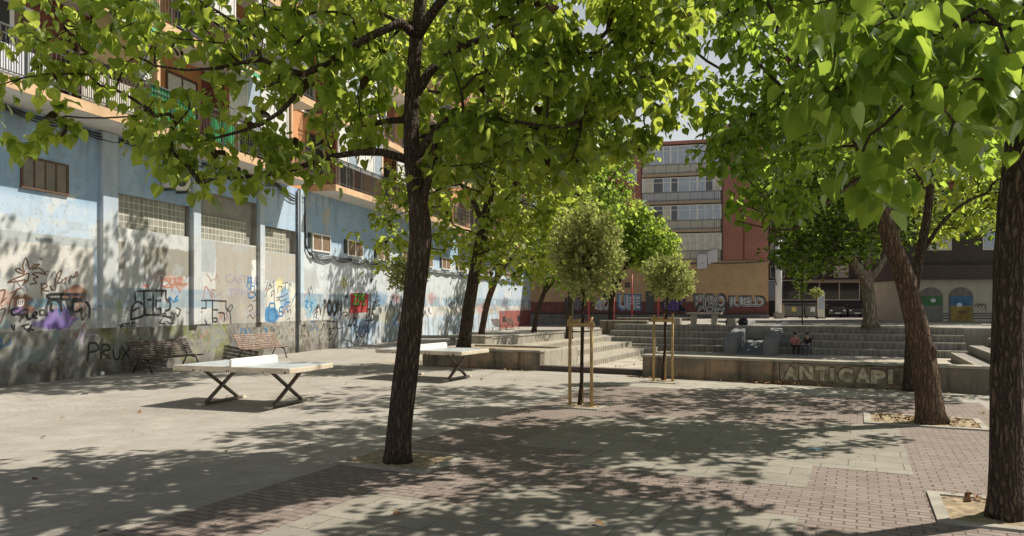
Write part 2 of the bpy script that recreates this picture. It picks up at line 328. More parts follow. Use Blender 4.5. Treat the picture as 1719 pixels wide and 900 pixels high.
# ------------------------------------------------------------------ mesh helpers
class MB:
    def __init__(s): s.v = []; s.f = []; s.m = []
    def box(s, x0, x1, y0, y1, z0, z1, mi=0):
        n = len(s.v)
        s.v += [(x0,y0,z0),(x1,y0,z0),(x1,y1,z0),(x0,y1,z0),(x0,y0,z1),(x1,y0,z1),(x1,y1,z1),(x0,y1,z1)]
        for q in ((3,2,1,0),(4,5,6,7),(0,1,5,4),(1,2,6,5),(2,3,7,6),(3,0,4,7)):
            s.f.append(tuple(n+i for i in q)); s.m.append(mi)
        return s
    def quad(s, a, b, c, d, mi=0):
        n = len(s.v); s.v += [tuple(a), tuple(b), tuple(c), tuple(d)]; s.f.append((n, n+1, n+2, n+3)); s.m.append(mi); return s
    def bar(s, p, q, w, h, mi=0, up=(0, 0, 1)):
        p = Vector(p); q = Vector(q); d = (q-p).normalized(); up = Vector(up)
        if abs(d.dot(up)) > .98: up = Vector((0, 1, 0))
        sd = d.cross(up).normalized()*w/2; u2 = sd.cross(d).normalized()*h/2
        n = len(s.v)
        for e in (p, q): s.v += [tuple(e-sd-u2), tuple(e+sd-u2), tuple(e+sd+u2), tuple(e-sd+u2)]
        for qd in ((0,1,2,3),(7,6,5,4),(0,4,5,1),(1,5,6,2),(2,6,7,3),(3,7,4,0)):
            s.f.append(tuple(n+i for i in qd)); s.m.append(mi)
        return s
    def tube(s, pts, rad, sides=8, mi=0, wob=0.):
        pts = [Vector(p) for p in pts]; k = len(pts)
        if not hasattr(rad, '__len__'): rad = [rad]*k
        n0 = len(s.v); pu = None
        for i in range(k):
            d = (pts[min(i+1, k-1)]-pts[max(i-1, 0)])
            d = d.normalized() if d.length > 1e-9 else Vector((0, 0, 1))
            if pu is None:
                pu = d.cross(Vector((0, 0, 1))) if abs(d.z) < .9 else d.cross(Vector((1, 0, 0)))
            a = (pu-d*pu.dot(d)); a = a.normalized() if a.length > 1e-6 else d.orthogonal().normalized(); b = d.cross(a); pu = a
            for j in range(sides):
                t = 2*PI*j/sides; r = rad[i]*(1+(wob*math.sin(3*t+i*.35+1)*.5+wob*math.sin(5*t-i*.22)*.5+wob*random.uniform(-.35, .35) if wob else 0))
                s.v.append(tuple(pts[i]+a*math.cos(t)*r+b*math.sin(t)*r))
        for i in range(k-1):
            for j in range(sides):
                j2 = (j+1) % sides
                s.f.append((n0+i*sides+j, n0+i*sides+j2, n0+(i+1)*sides+j2, n0+(i+1)*sides+j)); s.m.append(mi)
        s.f.append(tuple(n0+j for j in reversed(range(sides)))); s.m.append(mi)
        s.f.append(tuple(n0+(k-1)*sides+j for j in range(sides))); s.m.append(mi)
        return s
    def prism(s, poly, y0, y1, mi=0):                 # poly in (x,z), extruded along y
        n = len(s.v); k = len(poly)
        s.v += [(x, y0, z) for x, z in poly]+[(x, y1, z) for x, z in poly]
        s.f.append(tuple(range(n, n+k))); s.f.append(tuple(reversed(range(n+k, n+2*k)))); s.m += [mi, mi]
        for i in range(k):
            j = (i+1) % k; s.f.append((n+j, n+i, n+k+i, n+k+j)); s.m.append(mi)
        return s
    def ell(s, c, r, seg=12, rings=8, mi=0):
        n = len(s.v); c = Vector(c)
        for i in range(rings+1):
            ph = PI*i/rings
            for j in range(seg):
                t = 2*PI*j/seg; s.v.append((c.x+r[0]*math.sin(ph)*math.cos(t), c.y+r[1]*math.sin(ph)*math.sin(t), c.z+r[2]*math.cos(ph)))
        for i in range(rings):
            for j in range(seg):
                j2 = (j+1) % seg; s.f.append((n+i*seg+j, n+(i+1)*seg+j, n+(i+1)*seg+j2, n+i*seg+j2)); s.m.append(mi)
        return s
    def ribbon(s, pts, w, y, mi=0):                    # flat stroke in the x-z plane at depth y
        P = [Vector(p) for p in pts]
        for i in range(len(P)-1):
            d = P[i+1]-P[i]
            if d.length < 1e-6: continue
            d.normalize(); nn = Vector((-d.y, d.x))*w/2; e = d*w*.35
            a, b = P[i]-e, P[i+1]+e; yy = y-.0004*(i % 5)
            s.quad((a.x-nn.x, yy, a.y-nn.y), (b.x-nn.x, yy, b.y-nn.y), (b.x+nn.x, yy, b.y+nn.y), (a.x+nn.x, yy, a.y+nn.y), mi)
        return s
    def build(s, name, mats, parent=None, bevel=0., smooth=False, loc=None, rotz=None):
        me = bpy.data.meshes.new(name); me.from_pydata([tuple(v) for v in s.v], [], s.f)
        if not isinstance(mats, (list, tuple)): mats = [mats]
        for m in mats: me.materials.append(M[m] if isinstance(m, str) else m)
        if len(mats) > 1: me.polygons.foreach_set('material_index', s.m)
        if smooth: me.polygons.foreach_set('use_smooth', [True]*len(me.polygons))
        me.update()
        o = bpy.data.objects.new(name, me); COL.objects.link(o)
        if parent: o.parent = parent
        if loc is not None: o.location = loc
        if rotz is not None: o.rotation_euler = (0, 0, rotz)
        if bevel:
            b = o.modifiers.new('Bevel', 'BEVEL'); b.width = bevel; b.segments = 2; b.limit_method = 'ANGLE'; b.angle_limit = math.radians(40)
        return o
def tag(o, label=None, cat=None, group=None, kind=None):
    if label: o['label'] = label
    if cat: o['category'] = cat
    if group: o['group'] = group
    if kind: o['kind'] = kind
    return o
def thing(name, label, cat, loc=(0, 0, 0), rotz=0., group=None):
    o = bpy.data.objects.new(name, None); COL.objects.link(o); o.empty_display_size = .2
    o.location = loc; o.rotation_euler = (0, 0, rotz)
    return tag(o, label, cat, group)
def copy_tree(o, parent=None):
    c = o.copy(); COL.objects.link(c)
    if parent: c.parent = parent
    for ch in [x for x in bpy.data.objects if x.parent == o]: copy_tree(ch, c)
    return c
def text_part(body, x, z, height, y, parent, mat, name='lettering', bold=0., width=None, shear=0.):
    cu = bpy.data.curves.new(name, 'FONT'); cu.body = body; cu.size = 1; cu.offset = bold; cu.shear = shear
    o = bpy.data.objects.new(name, cu); COL.objects.link(o)
    dg = bpy.context.evaluated_depsgraph_get(); me = bpy.data.meshes.new_from_object(o.evaluated_get(dg))
    bpy.data.objects.remove(o); bpy.data.curves.remove(cu)
    co = np.empty(len(me.vertices)*3); me.vertices.foreach_get('co', co); co = co.reshape(-1, 3)
    mn, mx = co.min(0), co.max(0); sz = height/(mx[1]-mn[1]); sx = (width/(mx[0]-mn[0])) if width else sz
    nv = np.stack([(co[:, 0]-mn[0])*sx+x, np.full(len(co), y), (co[:, 1]-mn[1])*sz+z], 1)
    me.vertices.foreach_set('co', nv.ravel()); me.materials.clear(); me.materials.append(M[mat]); me.update()
    o = bpy.data.objects.new(name, me); COL.objects.link(o); o.parent = parent
    return o
# value noise for the painted wall
def vnoise(x, y, seed):
    g = np.random.default_rng(seed).random((256, 256)); xi = np.floor(x).astype(int); yi = np.floor(y).astype(int)
    fx = x-xi; fy = y-yi; fx = fx*fx*(3-2*fx); fy = fy*fy*(3-2*fy); a = xi % 256; b = yi % 256; a1 = (a+1) % 256; b1 = (b+1) % 256
    return (g[a, b]*(1-fx)+g[a1, b]*fx)*(1-fy)+(g[a, b1]*(1-fx)+g[a1, b1]*fx)*fy
def fbm(x, y, seed, sc_=1., oct_=5):
    t = 0; amp = .5; tot = 0
    for i in range(oct_): t = t+amp*vnoise(x*sc_*2**i+17.3*i, y*sc_*2**i+5.1*i, seed+i); tot += amp; amp *= .55
    return t/tot
# ================================================================== ground
def sheet(name, rects, mat, label=None, z=0.):
    mb = MB()
    for (b0, b1, a0, a1, *zz) in rects:
        zz = zz[0] if zz else z
        mb.quad((b0, a0, zz), (b1, a0, zz), (b1, a1, zz), (b0, a1, zz))
    o = mb.build(name, mat, rotz=AB_ROT); tag(o, kind='structure')
    return o
BL, BR = -14.5, 6.9; A0, A1 = 21.0, 47.5; ZT, ZF = .75, -.8
g = MB(); BIG = 500
g.quad((-BIG, -200, 0), (BIG, -200, 0), (BIG, A0, 0), (-BIG, A0, 0))
g.quad((-BIG, A0, 0), (BL, A0, 0), (BL, BIG, 0), (-BIG, BIG, 0))
g.quad((BR, A0, ZT), (BIG, A0, ZT), (BIG, A1, ZT), (BR, A1, ZT))
g.quad((BL, A1, ZT), (BIG, A1, ZT), (BIG, BIG, ZT), (BL, BIG, ZT))
g.quad((BR, A0, 0), (BIG, A0, 0), (BIG, A0, ZT), (BR, A0, ZT))
g.quad((BL, A1, 0), (BL, BIG, 0), (BL, BIG, ZT), (BL, A1, ZT))
g.quad((BL, A0, ZF), (BR, A0, ZF), (BR, A0, 0), (BL, A0, 0))
g.quad((BL, A0, ZF), (BL, A1, ZF), (BL, A1, 0), (BL, A0, 0))
g.quad((BR, A0, ZF), (BR, A1, ZF), (BR, A1, ZT), (BR, A0, ZT))
g.quad((BL, A1, ZF), (BR, A1, ZF), (BR, A1, ZT), (BL, A1, ZT))
tag(g.build('ground', 'ground', rotz=AB_ROT), kind='structure')
sheet('arena_floor', [(BL, BR, A0, A1)], 'arena', z=ZF)
sheet('street', [(-2, 90, 71, 84)], 'plinth_grey', z=ZT+.004)
sheet('brick_path', [(-5.9, 2.25, 2.0, 17.6)], 'red', z=.004)
# grey slab panels inlaid in the red paving
sheet('slab_path', [(-4.7, -3.5, 1.5, 6.42), (-3.5, -.51, 1.5, 7.4),
                    (-4.48, -3.42, 9.48, 12.55), (-3.42, -.51, 8.62, 13.05), (-.51, .59, 9.8, 13.6)], 'slab', z=.008)
sheet('light_slab_path', [(-5.9, 2.25, 17.6, 20.1)], 'kerbstone', z=.006)
# tree pits: a low stone rim round bare soil
def pit(b, a, hw, ha, rim=.11):
    mb = MB(); z0, z1 = .0, .028
    mb.box(b-hw-rim, b+hw+rim, a-ha-rim, a-ha, z0, z1); mb.box(b-hw-rim, b+hw+rim, a+ha, a+ha+rim, z0, z1)
    mb.box(b-hw-rim, b-hw, a-ha, a+ha, z0, z1); mb.box(b+hw, b+hw+rim, a-ha, a+ha, z0, z1)
    tag(mb.build('pit_kerb', 'kerbstone', rotz=AB_ROT), kind='structure')
    n = 14; mb = MB()
    for i in range(n+1):
        for j in range(n+1):
            x = b-hw+2*hw*i/n; y = a-ha+2*ha*j/n
            e = min(i, j, n-i, n-j)
            mb.v.append((x, y, .011+(random.uniform(0, .012) if e else 0)+.02*math.exp(-((x-b)**2+(y-a)**2)*8)))
    for i in range(n):
        for j in range(n): k = i*(n+1)+j; mb.f.append((k, k+n+1, k+n+2, k+1)); mb.m.append(0)
    tag(mb.build('soil', 'soil', rotz=AB_ROT, smooth=True), kind='structure')
pit(-5.32, 7.95, .58, .46); pit(1.0, 14.4, .8, .55); pit(1.35, 8.35, .58, .5); pit(-4.95, 13.75, .36, .36); pit(-4.66, 19.0, .36, .3)

M['faded'] = simple('faded_whitewash', (.27, .22, .155), .9, var=.3, scale=5, stain=(.08, .065, .05), stain_amt=.9)
# ================================================================== low walls and seating round the sunken court
def wall_ab(name, label, pts, w, z0, z1, mat, cat='wall', cap=None, group=None, slope=None):
    """straight wall between two (b,a) points, local x along it"""
    p, q = AB(*pts[0]), AB(*pts[1]); d = q-p; L = d.length
    t = thing(name, label, cat, (p.x, p.y, 0), math.atan2(d.y, d.x), group)
    MB().box(0, L, 0, w, z0, z1-(.07 if cap else 0)).build('wall', mat, t, bevel=.015)
    if cap: MB().box(-.03, L+.03, -.03, w+.03, z1-.068, z1).build('coping', cap, t, bevel=.012)
    return t, L
nw, L = wall_ab('concrete_wall', 'long low stained concrete wall with ANTICAPI in pale block letters', ((-5.5, 20.25), (9.5, 19.0)), .42, 0, .62, 'cwall', cap='cwall2')
for i, ch in enumerate('ANTICAPI'):
    x0 = 3.80; w_ = .30
    xs = [0, .36, .72, 1.08, 1.27, 1.64, 2.0, 2.36]
    ww = .1 if ch == 'I' else .32
    text_part(ch, x0+xs[i]-.02, .095, .40, -.003, nw, 'brown_frame', name='letter_outline', bold=.03, width=ww+.03)
    text_part(ch, x0+xs[i]+.01*(i%3), .11+.012*(i%2), .35+.02*((i*7)%3-1), -.006, nw, 'cream_spray', name='letter', bold=.055, width=ww)
mb = MB(); mb.ribbon([(3.8, .30), (4.6, .31), (5.4, .29), (6.2, .31), (7.0, .28)], .42, -.0012); mb.build('faded_paint', M['faded'], nw)
mb = MB()
mb.box(3.68, 3.705, -.002, .02, 0, .55); mb.box(1.9, 1.912, -.002, .02, 0, .55); mb.build('expansion_joint', 'black', nw)
pl, L = wall_ab('planter_wall', 'dark stained concrete planter wall around the base of a leaning tree', ((-13.1, 20.75), (-8.85, 20.75)), .36, 0, .62, 'cwall', cap='cwall2')
mb = MB(); mb.box(L-.36, L, .36, 3.4, 0, .57); mb.box(0, L-.36, 3.04, 3.4, 0, .57); mb.box(0, .36, .36, 3.04, 0, .57); mb.build('side_wall', 'cwall2', pl, bevel=.015)
MB().box(.36, L-.36, .36, 3.04, 0, .50).build('soil', 'soil', pl)
wall_ab('low_kerb', 'low dark brick kerb closing the gap between the two concrete walls', ((-8.85, 20.72), (-5.5, 20.5)), .3, 0, .16, 'brick_dark', cat='kerb')
sw, L = wall_ab('seat_wall', 'long pale concrete bench wall along the top of the left steps', ((-16.2, 31.6), (-15.6, 47.2)), .5, 0, .45, 'cwall2', cap='kerbstone')
MB().box(-.75, -.05, -.25, .6, 0, .5).build('end_block', 'cwall2', sw, bevel=.02)
MB().box(-.8, 0, -.3, .65, .5, .58).build('end_cap', 'kerbstone', sw, bevel=.015)
# seating banks: stepped solids
def bank(name, label, prof, length, origin, rot, mat):
    """prof: list of (depth, z) of the step line; local x along the step, y is depth"""
    t = thing(name, label, 'steps', origin, rot, 'stepped seating round the sunken court')
    zf = prof[0][1]; mb = MB(); pl_ = [(d, z) for d, z in prof]
    n = len(pl_)
    for x in (0, length): mb.v += [(x, d, z) for d, z in pl_]+[(x, pl_[-1][0], zf-.1), (x, pl_[0][0], zf-.1)]
    k = n+2
    for i in range(k):
        j = (i+1) % k; mb.f.append((i, j, k+j, k+i)); mb.m.append(0)
    mb.f.append(tuple(reversed(range(k)))); mb.f.append(tuple(range(k, 2*k))); mb.m += [0, 0]
    mb.build('steps', mat, t)
    # worn pale nosing strip on each tread edge, proud of the tread
    nb = MB()
    for i in range(1, n-1):
        (d0, z0), (d1, z1) = pl_[i], pl_[i+1]
        if abs(z0-z1) < 1e-6 and pl_[i-1][1] < z0-.01: nb.box(.01, length-.01, d0-.006, d0+.10, z0-.055, z0+.008)
    nb.build('step_edge', 'cwall2', t)
    return t
def steps_profile(edges, zf):
    pr = [(edges[0][0], zf)]
    for i, (d, z) in enumerate(edges):
        pr.append((d, z)); pr.append(((edges[i+1][0]) if i+1 < len(edges) else d+1.4, z))
    return pr
# left bank runs along a, rising to the left (local x = +a, local y = -b)
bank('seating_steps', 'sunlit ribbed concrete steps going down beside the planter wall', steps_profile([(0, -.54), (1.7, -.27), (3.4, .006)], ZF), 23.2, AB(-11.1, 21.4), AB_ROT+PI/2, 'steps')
FE = [(0, -.42), (.8, -.03), (1.6, .36), (2.4, ZT+.006)]
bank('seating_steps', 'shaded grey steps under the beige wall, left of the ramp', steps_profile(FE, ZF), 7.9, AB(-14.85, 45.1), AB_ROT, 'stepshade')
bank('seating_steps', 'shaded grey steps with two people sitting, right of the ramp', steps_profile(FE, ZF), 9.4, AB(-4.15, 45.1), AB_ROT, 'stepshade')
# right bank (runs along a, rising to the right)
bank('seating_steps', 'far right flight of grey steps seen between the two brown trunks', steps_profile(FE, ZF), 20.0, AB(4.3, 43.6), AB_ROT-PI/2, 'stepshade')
# ramp and its parapets
r = MB(); r.v = [(-6.25, 43.3, ZF+.005), (-4.8, 43.3, ZF+.005), (-4.8, 52, ZT+.02), (-6.25, 52, ZT+.02), (-6.25, 43.3, ZF-.1), (-4.8, 43.3, ZF-.1), (-4.8, 52, ZF-.1), (-6.25, 52, ZF-.1)]
r.f = [(0,1,2,3), (4,5,1,0), (5,6,2,1), (7,4,0,3)]; r.m = [0]*4
tag(r.build('ramp_path', 'ramp', rotz=AB_ROT), kind='structure')
for b0, b1, lab in ((-6.95, -6.25, 'sloping grey parapet wall on the left side of the ramp'), (-4.8, -4.15, 'sloping grey parapet wall on the right side of the ramp')):
    t = thing('ramp_parapet', lab, 'wall', AB(b0, 43.1), AB_ROT, 'parapets of the ramp')
    mb = MB(); w = b1-b0-.004
    for x in (0, w): mb.v += [(x, 0, ZF-.05), (x, 8.9, ZF-.05), (x, 8.9, ZT+.25), (x, 7.4, ZT+.25), (x, 0, .10)]
    mb.f = [(0,1,2,3,4)[::-1], (5,6,7,8,9), (0,5,9,4)[::-1], (4,9,8,3)[::-1], (3,8,7,2)[::-1], (2,7,6,1)[::-1]]; mb.f = [tuple(q) for q in mb.f]; mb.m = [0]*6
    mb.build('wall', 'ramp', t, bevel=.03)
# far terrace walls
wall_ab('terrace_wall', 'low far concrete wall with a sunlit top under the red poles', ((-18.0, 58.5), (-12.3, 60.5)), .5, 0, 1.0, 'cwall', cap='cwall2')
wall_ab('terrace_wall', 'short pale concrete wall beside the far end of the sunlit steps', ((-16.2, 48.6), (-12.9, 48.6)), .5, 0, .98, 'cwall', cap='cwall2')
# flat concrete slab bench behind the second table tennis table
t = thing('slab_bench', 'long pale concrete slab bench behind the second table tennis table', 'bench', GP(735, 579), math.radians(4))
MB().box(-1.5, 1.1, -.3, .35, .34, .48).build('seat', 'white_paint' if False else 'kerbstone', t, bevel=.02)
for x in (-1.2, .6): MB().box(x, x+.3, -.2, .25, 0, .34).build('support', 'cwall2', t)

# ================================================================== left apartment building
bld = thing('apartment_building', 'orange apartment building with balconies above a graffitied pale blue ground floor', 'building', P0, W_ROT)
GB = [(3.66, 6.88, 4.29, 5.33), (7.32, 10.74, 4.29, 5.95), (11.12, 13.55, 4.17, 5.14)]     # recesses for the glass blocks
def smooth(x, a, b): t = np.clip((x-a)/(b-a), 0, 1); return t*t*(3-2*t)
def paint_wall(s, z):
    n = len(s); c = np.empty((n, 3))
    n1 = fbm(s, z, 11, 1.3); n2 = fbm(s, z, 31, 4.); n3 = fbm(s, z, 51, .5); nv = fbm(s*2.2, z*.22, 71, 1.6)
    def put(mask, col, amt=1.):
        a = (mask*amt)[:, None]; c[:] = c*(1-a)+np.array(col)*a
    def rect(s0, s1, z0, z1, rag=.06, soft=.02):
        ss = s+(n2-.5)*2*rag+(n1-.5)*rag*2; zz = z+(fbm(s, z, 91, 4.)-.5)*2*rag
        return smooth(ss, s0-soft, s0+soft)*(1-smooth(ss, s1-soft, s1+soft))*smooth(zz, z0-soft, z0+soft)*(1-smooth(zz, z1-soft, z1+soft))
    def blob(u, v, ru, rv, rag=.5):
        s0, z0 = WP(u, v); rs = abs(WP(u+ru, v)[0]-s0); rz = abs(WP(u, v+rv)[1]-z0)
        d = np.sqrt(((s-s0)/rs)**2+((z-z0)/rz)**2)+(n2-.5)*2*rag
        return 1-smooth(d, .85, 1.05)
    c[:] = (.30, .44, .61)                                                     # old light blue
    put(smooth(n1, .45, .65), (.37, .52, .68), .7); put(smooth(n3, .5, .62), (.46, .56, .66), .5)
    put(smooth(n2, .62, .72), (.30, .42, .54), .6)
    put(1-smooth(z, 4.6, 5.0), (.55, .65, .75), .62)                           # paler below the slab's shadow line: sunlit tone put into the paint
    put(smooth(n1, .56, .62)*(1-smooth(z, 4.9, 5.2)), (.62, .63, .62), .7)
    put(smooth(nv, .55, .75)*smooth(z, 5.4, 6.9), (.20, .24, .27), .7)         # run-off under the slab
    # nearest bay: cream poster field
    put(rect(-9, 2.86, 1.3, 3.62, .008, .006), (.62, .61, .57)); put(rect(-9, 2.9, 3.62, 3.86, .01, .006), (.42, .46, .47))
    put(rect(-9, 2.86, 1.3, 2.3, .12, .2)*smooth(n1, .4, .6), (.50, .46, .40), .7)
    # white-grey plaster, cement patches
    put(rect(2.95, 11.1, 1.3, 4.4, .08)*(s < 11.1), (.56, .56, .54), .85)
    put(rect(3.66, 4.6, 3.6, 4.3, .3, .05), (.70, .71, .71), .9)
    put(rect(4.75, 6.95, 2.98, 3.86, .10), (.30, .285, .25)); put(rect(3.72, 4.05, 3.1, 3.9, .03), (.31, .30, .27))
    put(rect(5.0, 6.6, 2.82, 3.0, .15), (.40, .22, .15), .6)
    put(rect(8.25, 10.85, 1.35, 4.26, .05), (.40, .375, .33)); put(rect(7.3, 8.2, 3.2, 4.26, .08), (.36, .40, .43), .8)
    put(rect(11.1, 13.6, 2.98, 4.15, .03), (.44, .42, .375)); put(rect(10.75, 11.15, 3.3, 4.3, .1), (.62, .65, .67))
    put(rect(11.1, 13.6, 1.33, 2.96, .02), (.70, .69, .60), .9); put(rect(10.4, 11.2, 2.6, 3.7, .15), (.75, .75, .75), .9)
    put(rect(14., 40, 1.3, 4.3, .2, .1), (.60, .64, .66), .8); put(blob(520, 470, 16, 20, .4), (.42, .45, .44), .8)
    put(rect(14.2, 17.2, 4.5, 6.4, .5, .2)*smooth(n1, .5, .58), (.50, .42, .30), .6)
    # blue band
    for s0, s1 in ((2.95, 8.2), (10.8, 11.1), (13.6, 60)): put(rect(s0, s1, 1.92, 2.53, .02, .01)*smooth(n1+.15*n2, .38, .50), (.24, .36, .46), .85)
    put(rect(13.6, 60, 1.35, 1.93, .05, .02), (.60, .58, .52), .8)
    # plinth
    pl_ = (z < 1.34+(n2-.5)*.04)*(s < 17.3)
    put(pl_.astype(float), (.185, .175, .145)); put(pl_*smooth(fbm(s, z, 131, 9.), .52, .6), (.34, .33, .29), .7); put(pl_*smooth(s, 10.5, 12)*smooth(fbm(s, z, 133, 9.), .4, .6), (.40, .38, .33), .7); put(pl_*smooth(fbm(s, z, 151, 7.), .55, .65), (.10, .09, .075), .8)
    put(pl_*(s < 2.8)*smooth(n1, .5, .62), (.07, .22, .28), .75); put(pl_*(s > 2.8)*(s < 9)*smooth(n1, .52, .66), (.20, .23, .07), .6)
    put(pl_*(1-smooth(z+(n1-.5)*.5, .15, .6)), (.10, .088, .07), .8)
    put((s > 17.3)*(1-smooth(z, .2, 1.5))*smooth(nv, .4, .6), (.30, .29, .27), .7)
    grime = (1-smooth(z, 1.4, 3.3))*(s < 60); put(grime*smooth(fbm(s, z, 211, 2.2), .42, .62), (.33, .325, .31), .55); put(grime*smooth(nv, .5, .66), (.22, .22, .21), .5)
    put(smooth(fbm(s, z, 231, 3.1), .56, .62)*(z > 1.34)*(z < 4.3), (.40, .43, .46), .5)
    # sprayed colour fields
    put(blob(40, 512, 20, 22, .35), (.24, .10, .055), .85); put(blob(125, 492, 20, 14, .4), (.26, .115, .065), .85); put(blob(138, 510, 10, 14, .4), (.28, .12, .07), .6)
    put(blob(100, 535, 32, 20, .45), (.20, .14, .40), .85); put(blob(30, 522, 12, 8, .4), (.20, .14, .38), .8); put(blob(85, 543, 30, 9, .5), (.22, .16, .42), .8)
    put(blob(78, 508, 30, 9, .5), (.10, .30, .42), .6); put(blob(8, 545, 10, 8, .4), (.2, .36, .42), .6)
    put(blob(10, 500, 12, 14, .5), (.45, .22, .13), .5)
    put(blob(197, 512, 8, 14, .5), (.30, .38, .14), .6); put(blob(455, 528, 14, 14, .35), (.06, .24, .48), .9); put(blob(478, 503, 8, 22, .6), (.09, .28, .52), .6)
    put(blob(470, 478, 6, 10, .3), (.72, .62, .25), .7); put(blob(300, 476, 9, 12, .6), (.45, .17, .11), .5); put(blob(246, 480, 5, 3, .3), (.5, .13, .09), .8)
    put(blob(520, 512, 12, 20, .6), (.20, .42, .55), .6); put(blob(612, 555, 12, 9, .5), (.14, .18, .40), .7); put(blob(578, 475, 5, 9, .3), (.62, .58, .2), .8)
    for i in range(26):                                                        # random tags' colour haze further along
        r_ = np.random.default_rng(400+i); s0 = 17+r_.random()*40; z0 = .9+r_.random()*1.6
        d = np.sqrt(((s-s0)/(.5+r_.random()))**2+((z-z0)/.35)**2)+(n2-.5)*1.3
        cc = [(.10, .10, .12), (.16, .3, .5), (.5, .45, .3), (.45, .2, .2), (.8, .8, .8)][i % 5]
        put(1-smooth(d, .8, 1.05), cc, .55)
    # far red dado
    put(((s > 46)*(z < 1.55)).astype(float), (.27, .08, .062), .95)
    put(smooth(fbm(s, z, 171, 14.), .66, .7)*(z > 3), (.30, .33, .34), .5)     # pock marks
    return c
def wall_grid(s0, s1, step, z1=7.0):
    ns = int(round((s1-s0)/step)); nz = int(round(z1/step)); S = np.linspace(s0, s1, ns+1); Z = np.linspace(0, z1, nz+1)
    SS, ZZ = np.meshgrid(S, Z, indexing='ij'); return S, Z, SS.ravel(), ZZ.ravel()
vs, fs, cs = [], [], []; off = 0
for s0, s1, step in ((-9., -.6, .14), (-.6, 20., .035), (20., 58., .10)):
    S, Z, ss, zz = wall_grid(s0, s1, step); nz = len(Z)
    co = np.stack([ss, np.zeros_like(ss), zz], 1); vs.append(co); cs.append(paint_wall(ss, zz))
    i = np.arange(len(S)-1)[:, None]; j = np.arange(nz-1)[None, :]
    sm = (S[:-1]+S[1:])[:, None]/2; zm = (Z[:-1]+Z[1:])[None, :]/2
    keep = np.ones((len(S)-1, nz-1), bool)
    for (a, b, c_, d) in GB: keep &= ~((sm > a)&(sm < b)&(zm > c_)&(zm < d))
    q = np.stack(np.broadcast_arrays(i*nz+j, (i+1)*nz+j, (i+1)*nz+j+1, i*nz+j+1), -1)[keep]+off
    fs.append(q); off += len(ss)
V = np.concatenate(vs); Q = np.concatenate(fs); C = np.concatenate(cs)
def np_mesh(name, V, polys, nper, mats, smooth_=False):
    me = bpy.data.meshes.new(name); me.vertices.add(len(V)); me.vertices.foreach_set('co', V.astype(np.float32).ravel())
    nl = polys.size; me.loops.add(nl); me.loops.foreach_set('vertex_index', polys.astype(np.int32).ravel())
    me.polygons.add(len(polys)); me.polygons.foreach_set('loop_start', np.arange(0, nl, nper, dtype=np.int32))
    if smooth_: me.polygons.foreach_set('use_smooth', np.ones(len(polys), bool))
    for m in mats: me.materials.append(m)
    me.update(calc_edges=True); me.validate(); return me
me = np_mesh('wall', V, Q, 4, [M['wallpaint']])
at = me.color_attributes.new('paint', 'FLOAT_COLOR', 'POINT'); at.data.foreach_set('color', np.concatenate([np.clip(C, .01, .9), np.ones((len(C), 1))], 1).astype(np.float32).ravel())
wall = bpy.data.objects.new('wall', me); COL.objects.link(wall); wall.parent = bld
# reveals, glass blocks and infill panels
mb = MB()
for a, b, c_, d in GB:
    mb.box(a-.05, b+.05, .003, .22, d, d+.12); mb.box(a-.05, b+.05, .003, .22, c_-.12, c_); mb.box(a-.12, a, .003, .22, c_, d); mb.box(b, b+.12, .003, .22, c_, d)
    mb.box(a, b, .2, .26, c_, d)
mb.build('window_reveal', simple('reveal_render', (.30, .285, .26), .9, var=.15, scale=2), bld)
for a, b, c_, d in ((3.70, 6.78, 4.30, 5.325), (7.36, 10.2, 4.30, 5.16), (11.16, 12.95, 4.18, 5.1)):
    MB().box(a, b, .11, .19, c_, d).build('glass_block_window', 'blocks', bld)
def painted_strip(name, s0, s1, dep, z0, z1, tint, step=.035):
    ns = max(2, int((s1-s0)/step)); nz = int((z1-z0)/step); Sx = np.concatenate([[s0, s0], np.linspace(s0, s1, ns+1), [s1, s1]])
    Sy = np.concatenate([[-.002, -dep*.5], np.full(ns+1, -dep), [-dep*.5, -.002]]); Z = np.linspace(z0, z1, nz+1); n = len(Sx)
    V = np.stack([np.repeat(Sx, nz+1), np.repeat(Sy, nz+1), np.tile(Z, n)], 1); i = np.arange(n-1)[:, None]; j = np.arange(nz)[None, :]; w_ = nz+1
    Q = np.stack(np.broadcast_arrays(i*w_+j, (i+1)*w_+j, (i+1)*w_+j+1, i*w_+j+1), -1).reshape(-1, 4)
    k = len(V); V = np.concatenate([V, [[s0, -.002, z0], [s1, -.002, z0], [s1, -dep, z0], [s0, -dep, z0]]]); Q = np.concatenate([Q, [[k, k+3, k+2, k+1]]])
    me = np_mesh(name, V, Q, 4, [M['wallpaint']]); C = paint_wall(V[:, 0], V[:, 2]); f = np.where(V[:, 2] > 2.6, .55, .15)[:, None]; C = C*(1-f)+np.array(tint)*f
    at = me.color_attributes.new('paint', 'FLOAT_COLOR', 'POINT'); at.data.foreach_set('color', np.concatenate([C, np.ones((len(C), 1))], 1).astype(np.float32).ravel())
    o = bpy.data.objects.new(name, me); COL.objects.link(o); o.parent = bld
for a, b in ((3.06, 3.63), (6.92, 7.30), (10.77, 11.09)): painted_strip('pilaster', a, b, .13, 1.36, 6.98, (.50, .55, .58))
painted_strip('pilaster', 13.72, 14.0, .13, 1.36, 6.98, (.52, .62, .69))
MB().tube([(13.62, -.07, .0), (13.62, -.07, 6.9)], .05, 8).build('drain_pipe', 'pipe', bld, smooth=True)
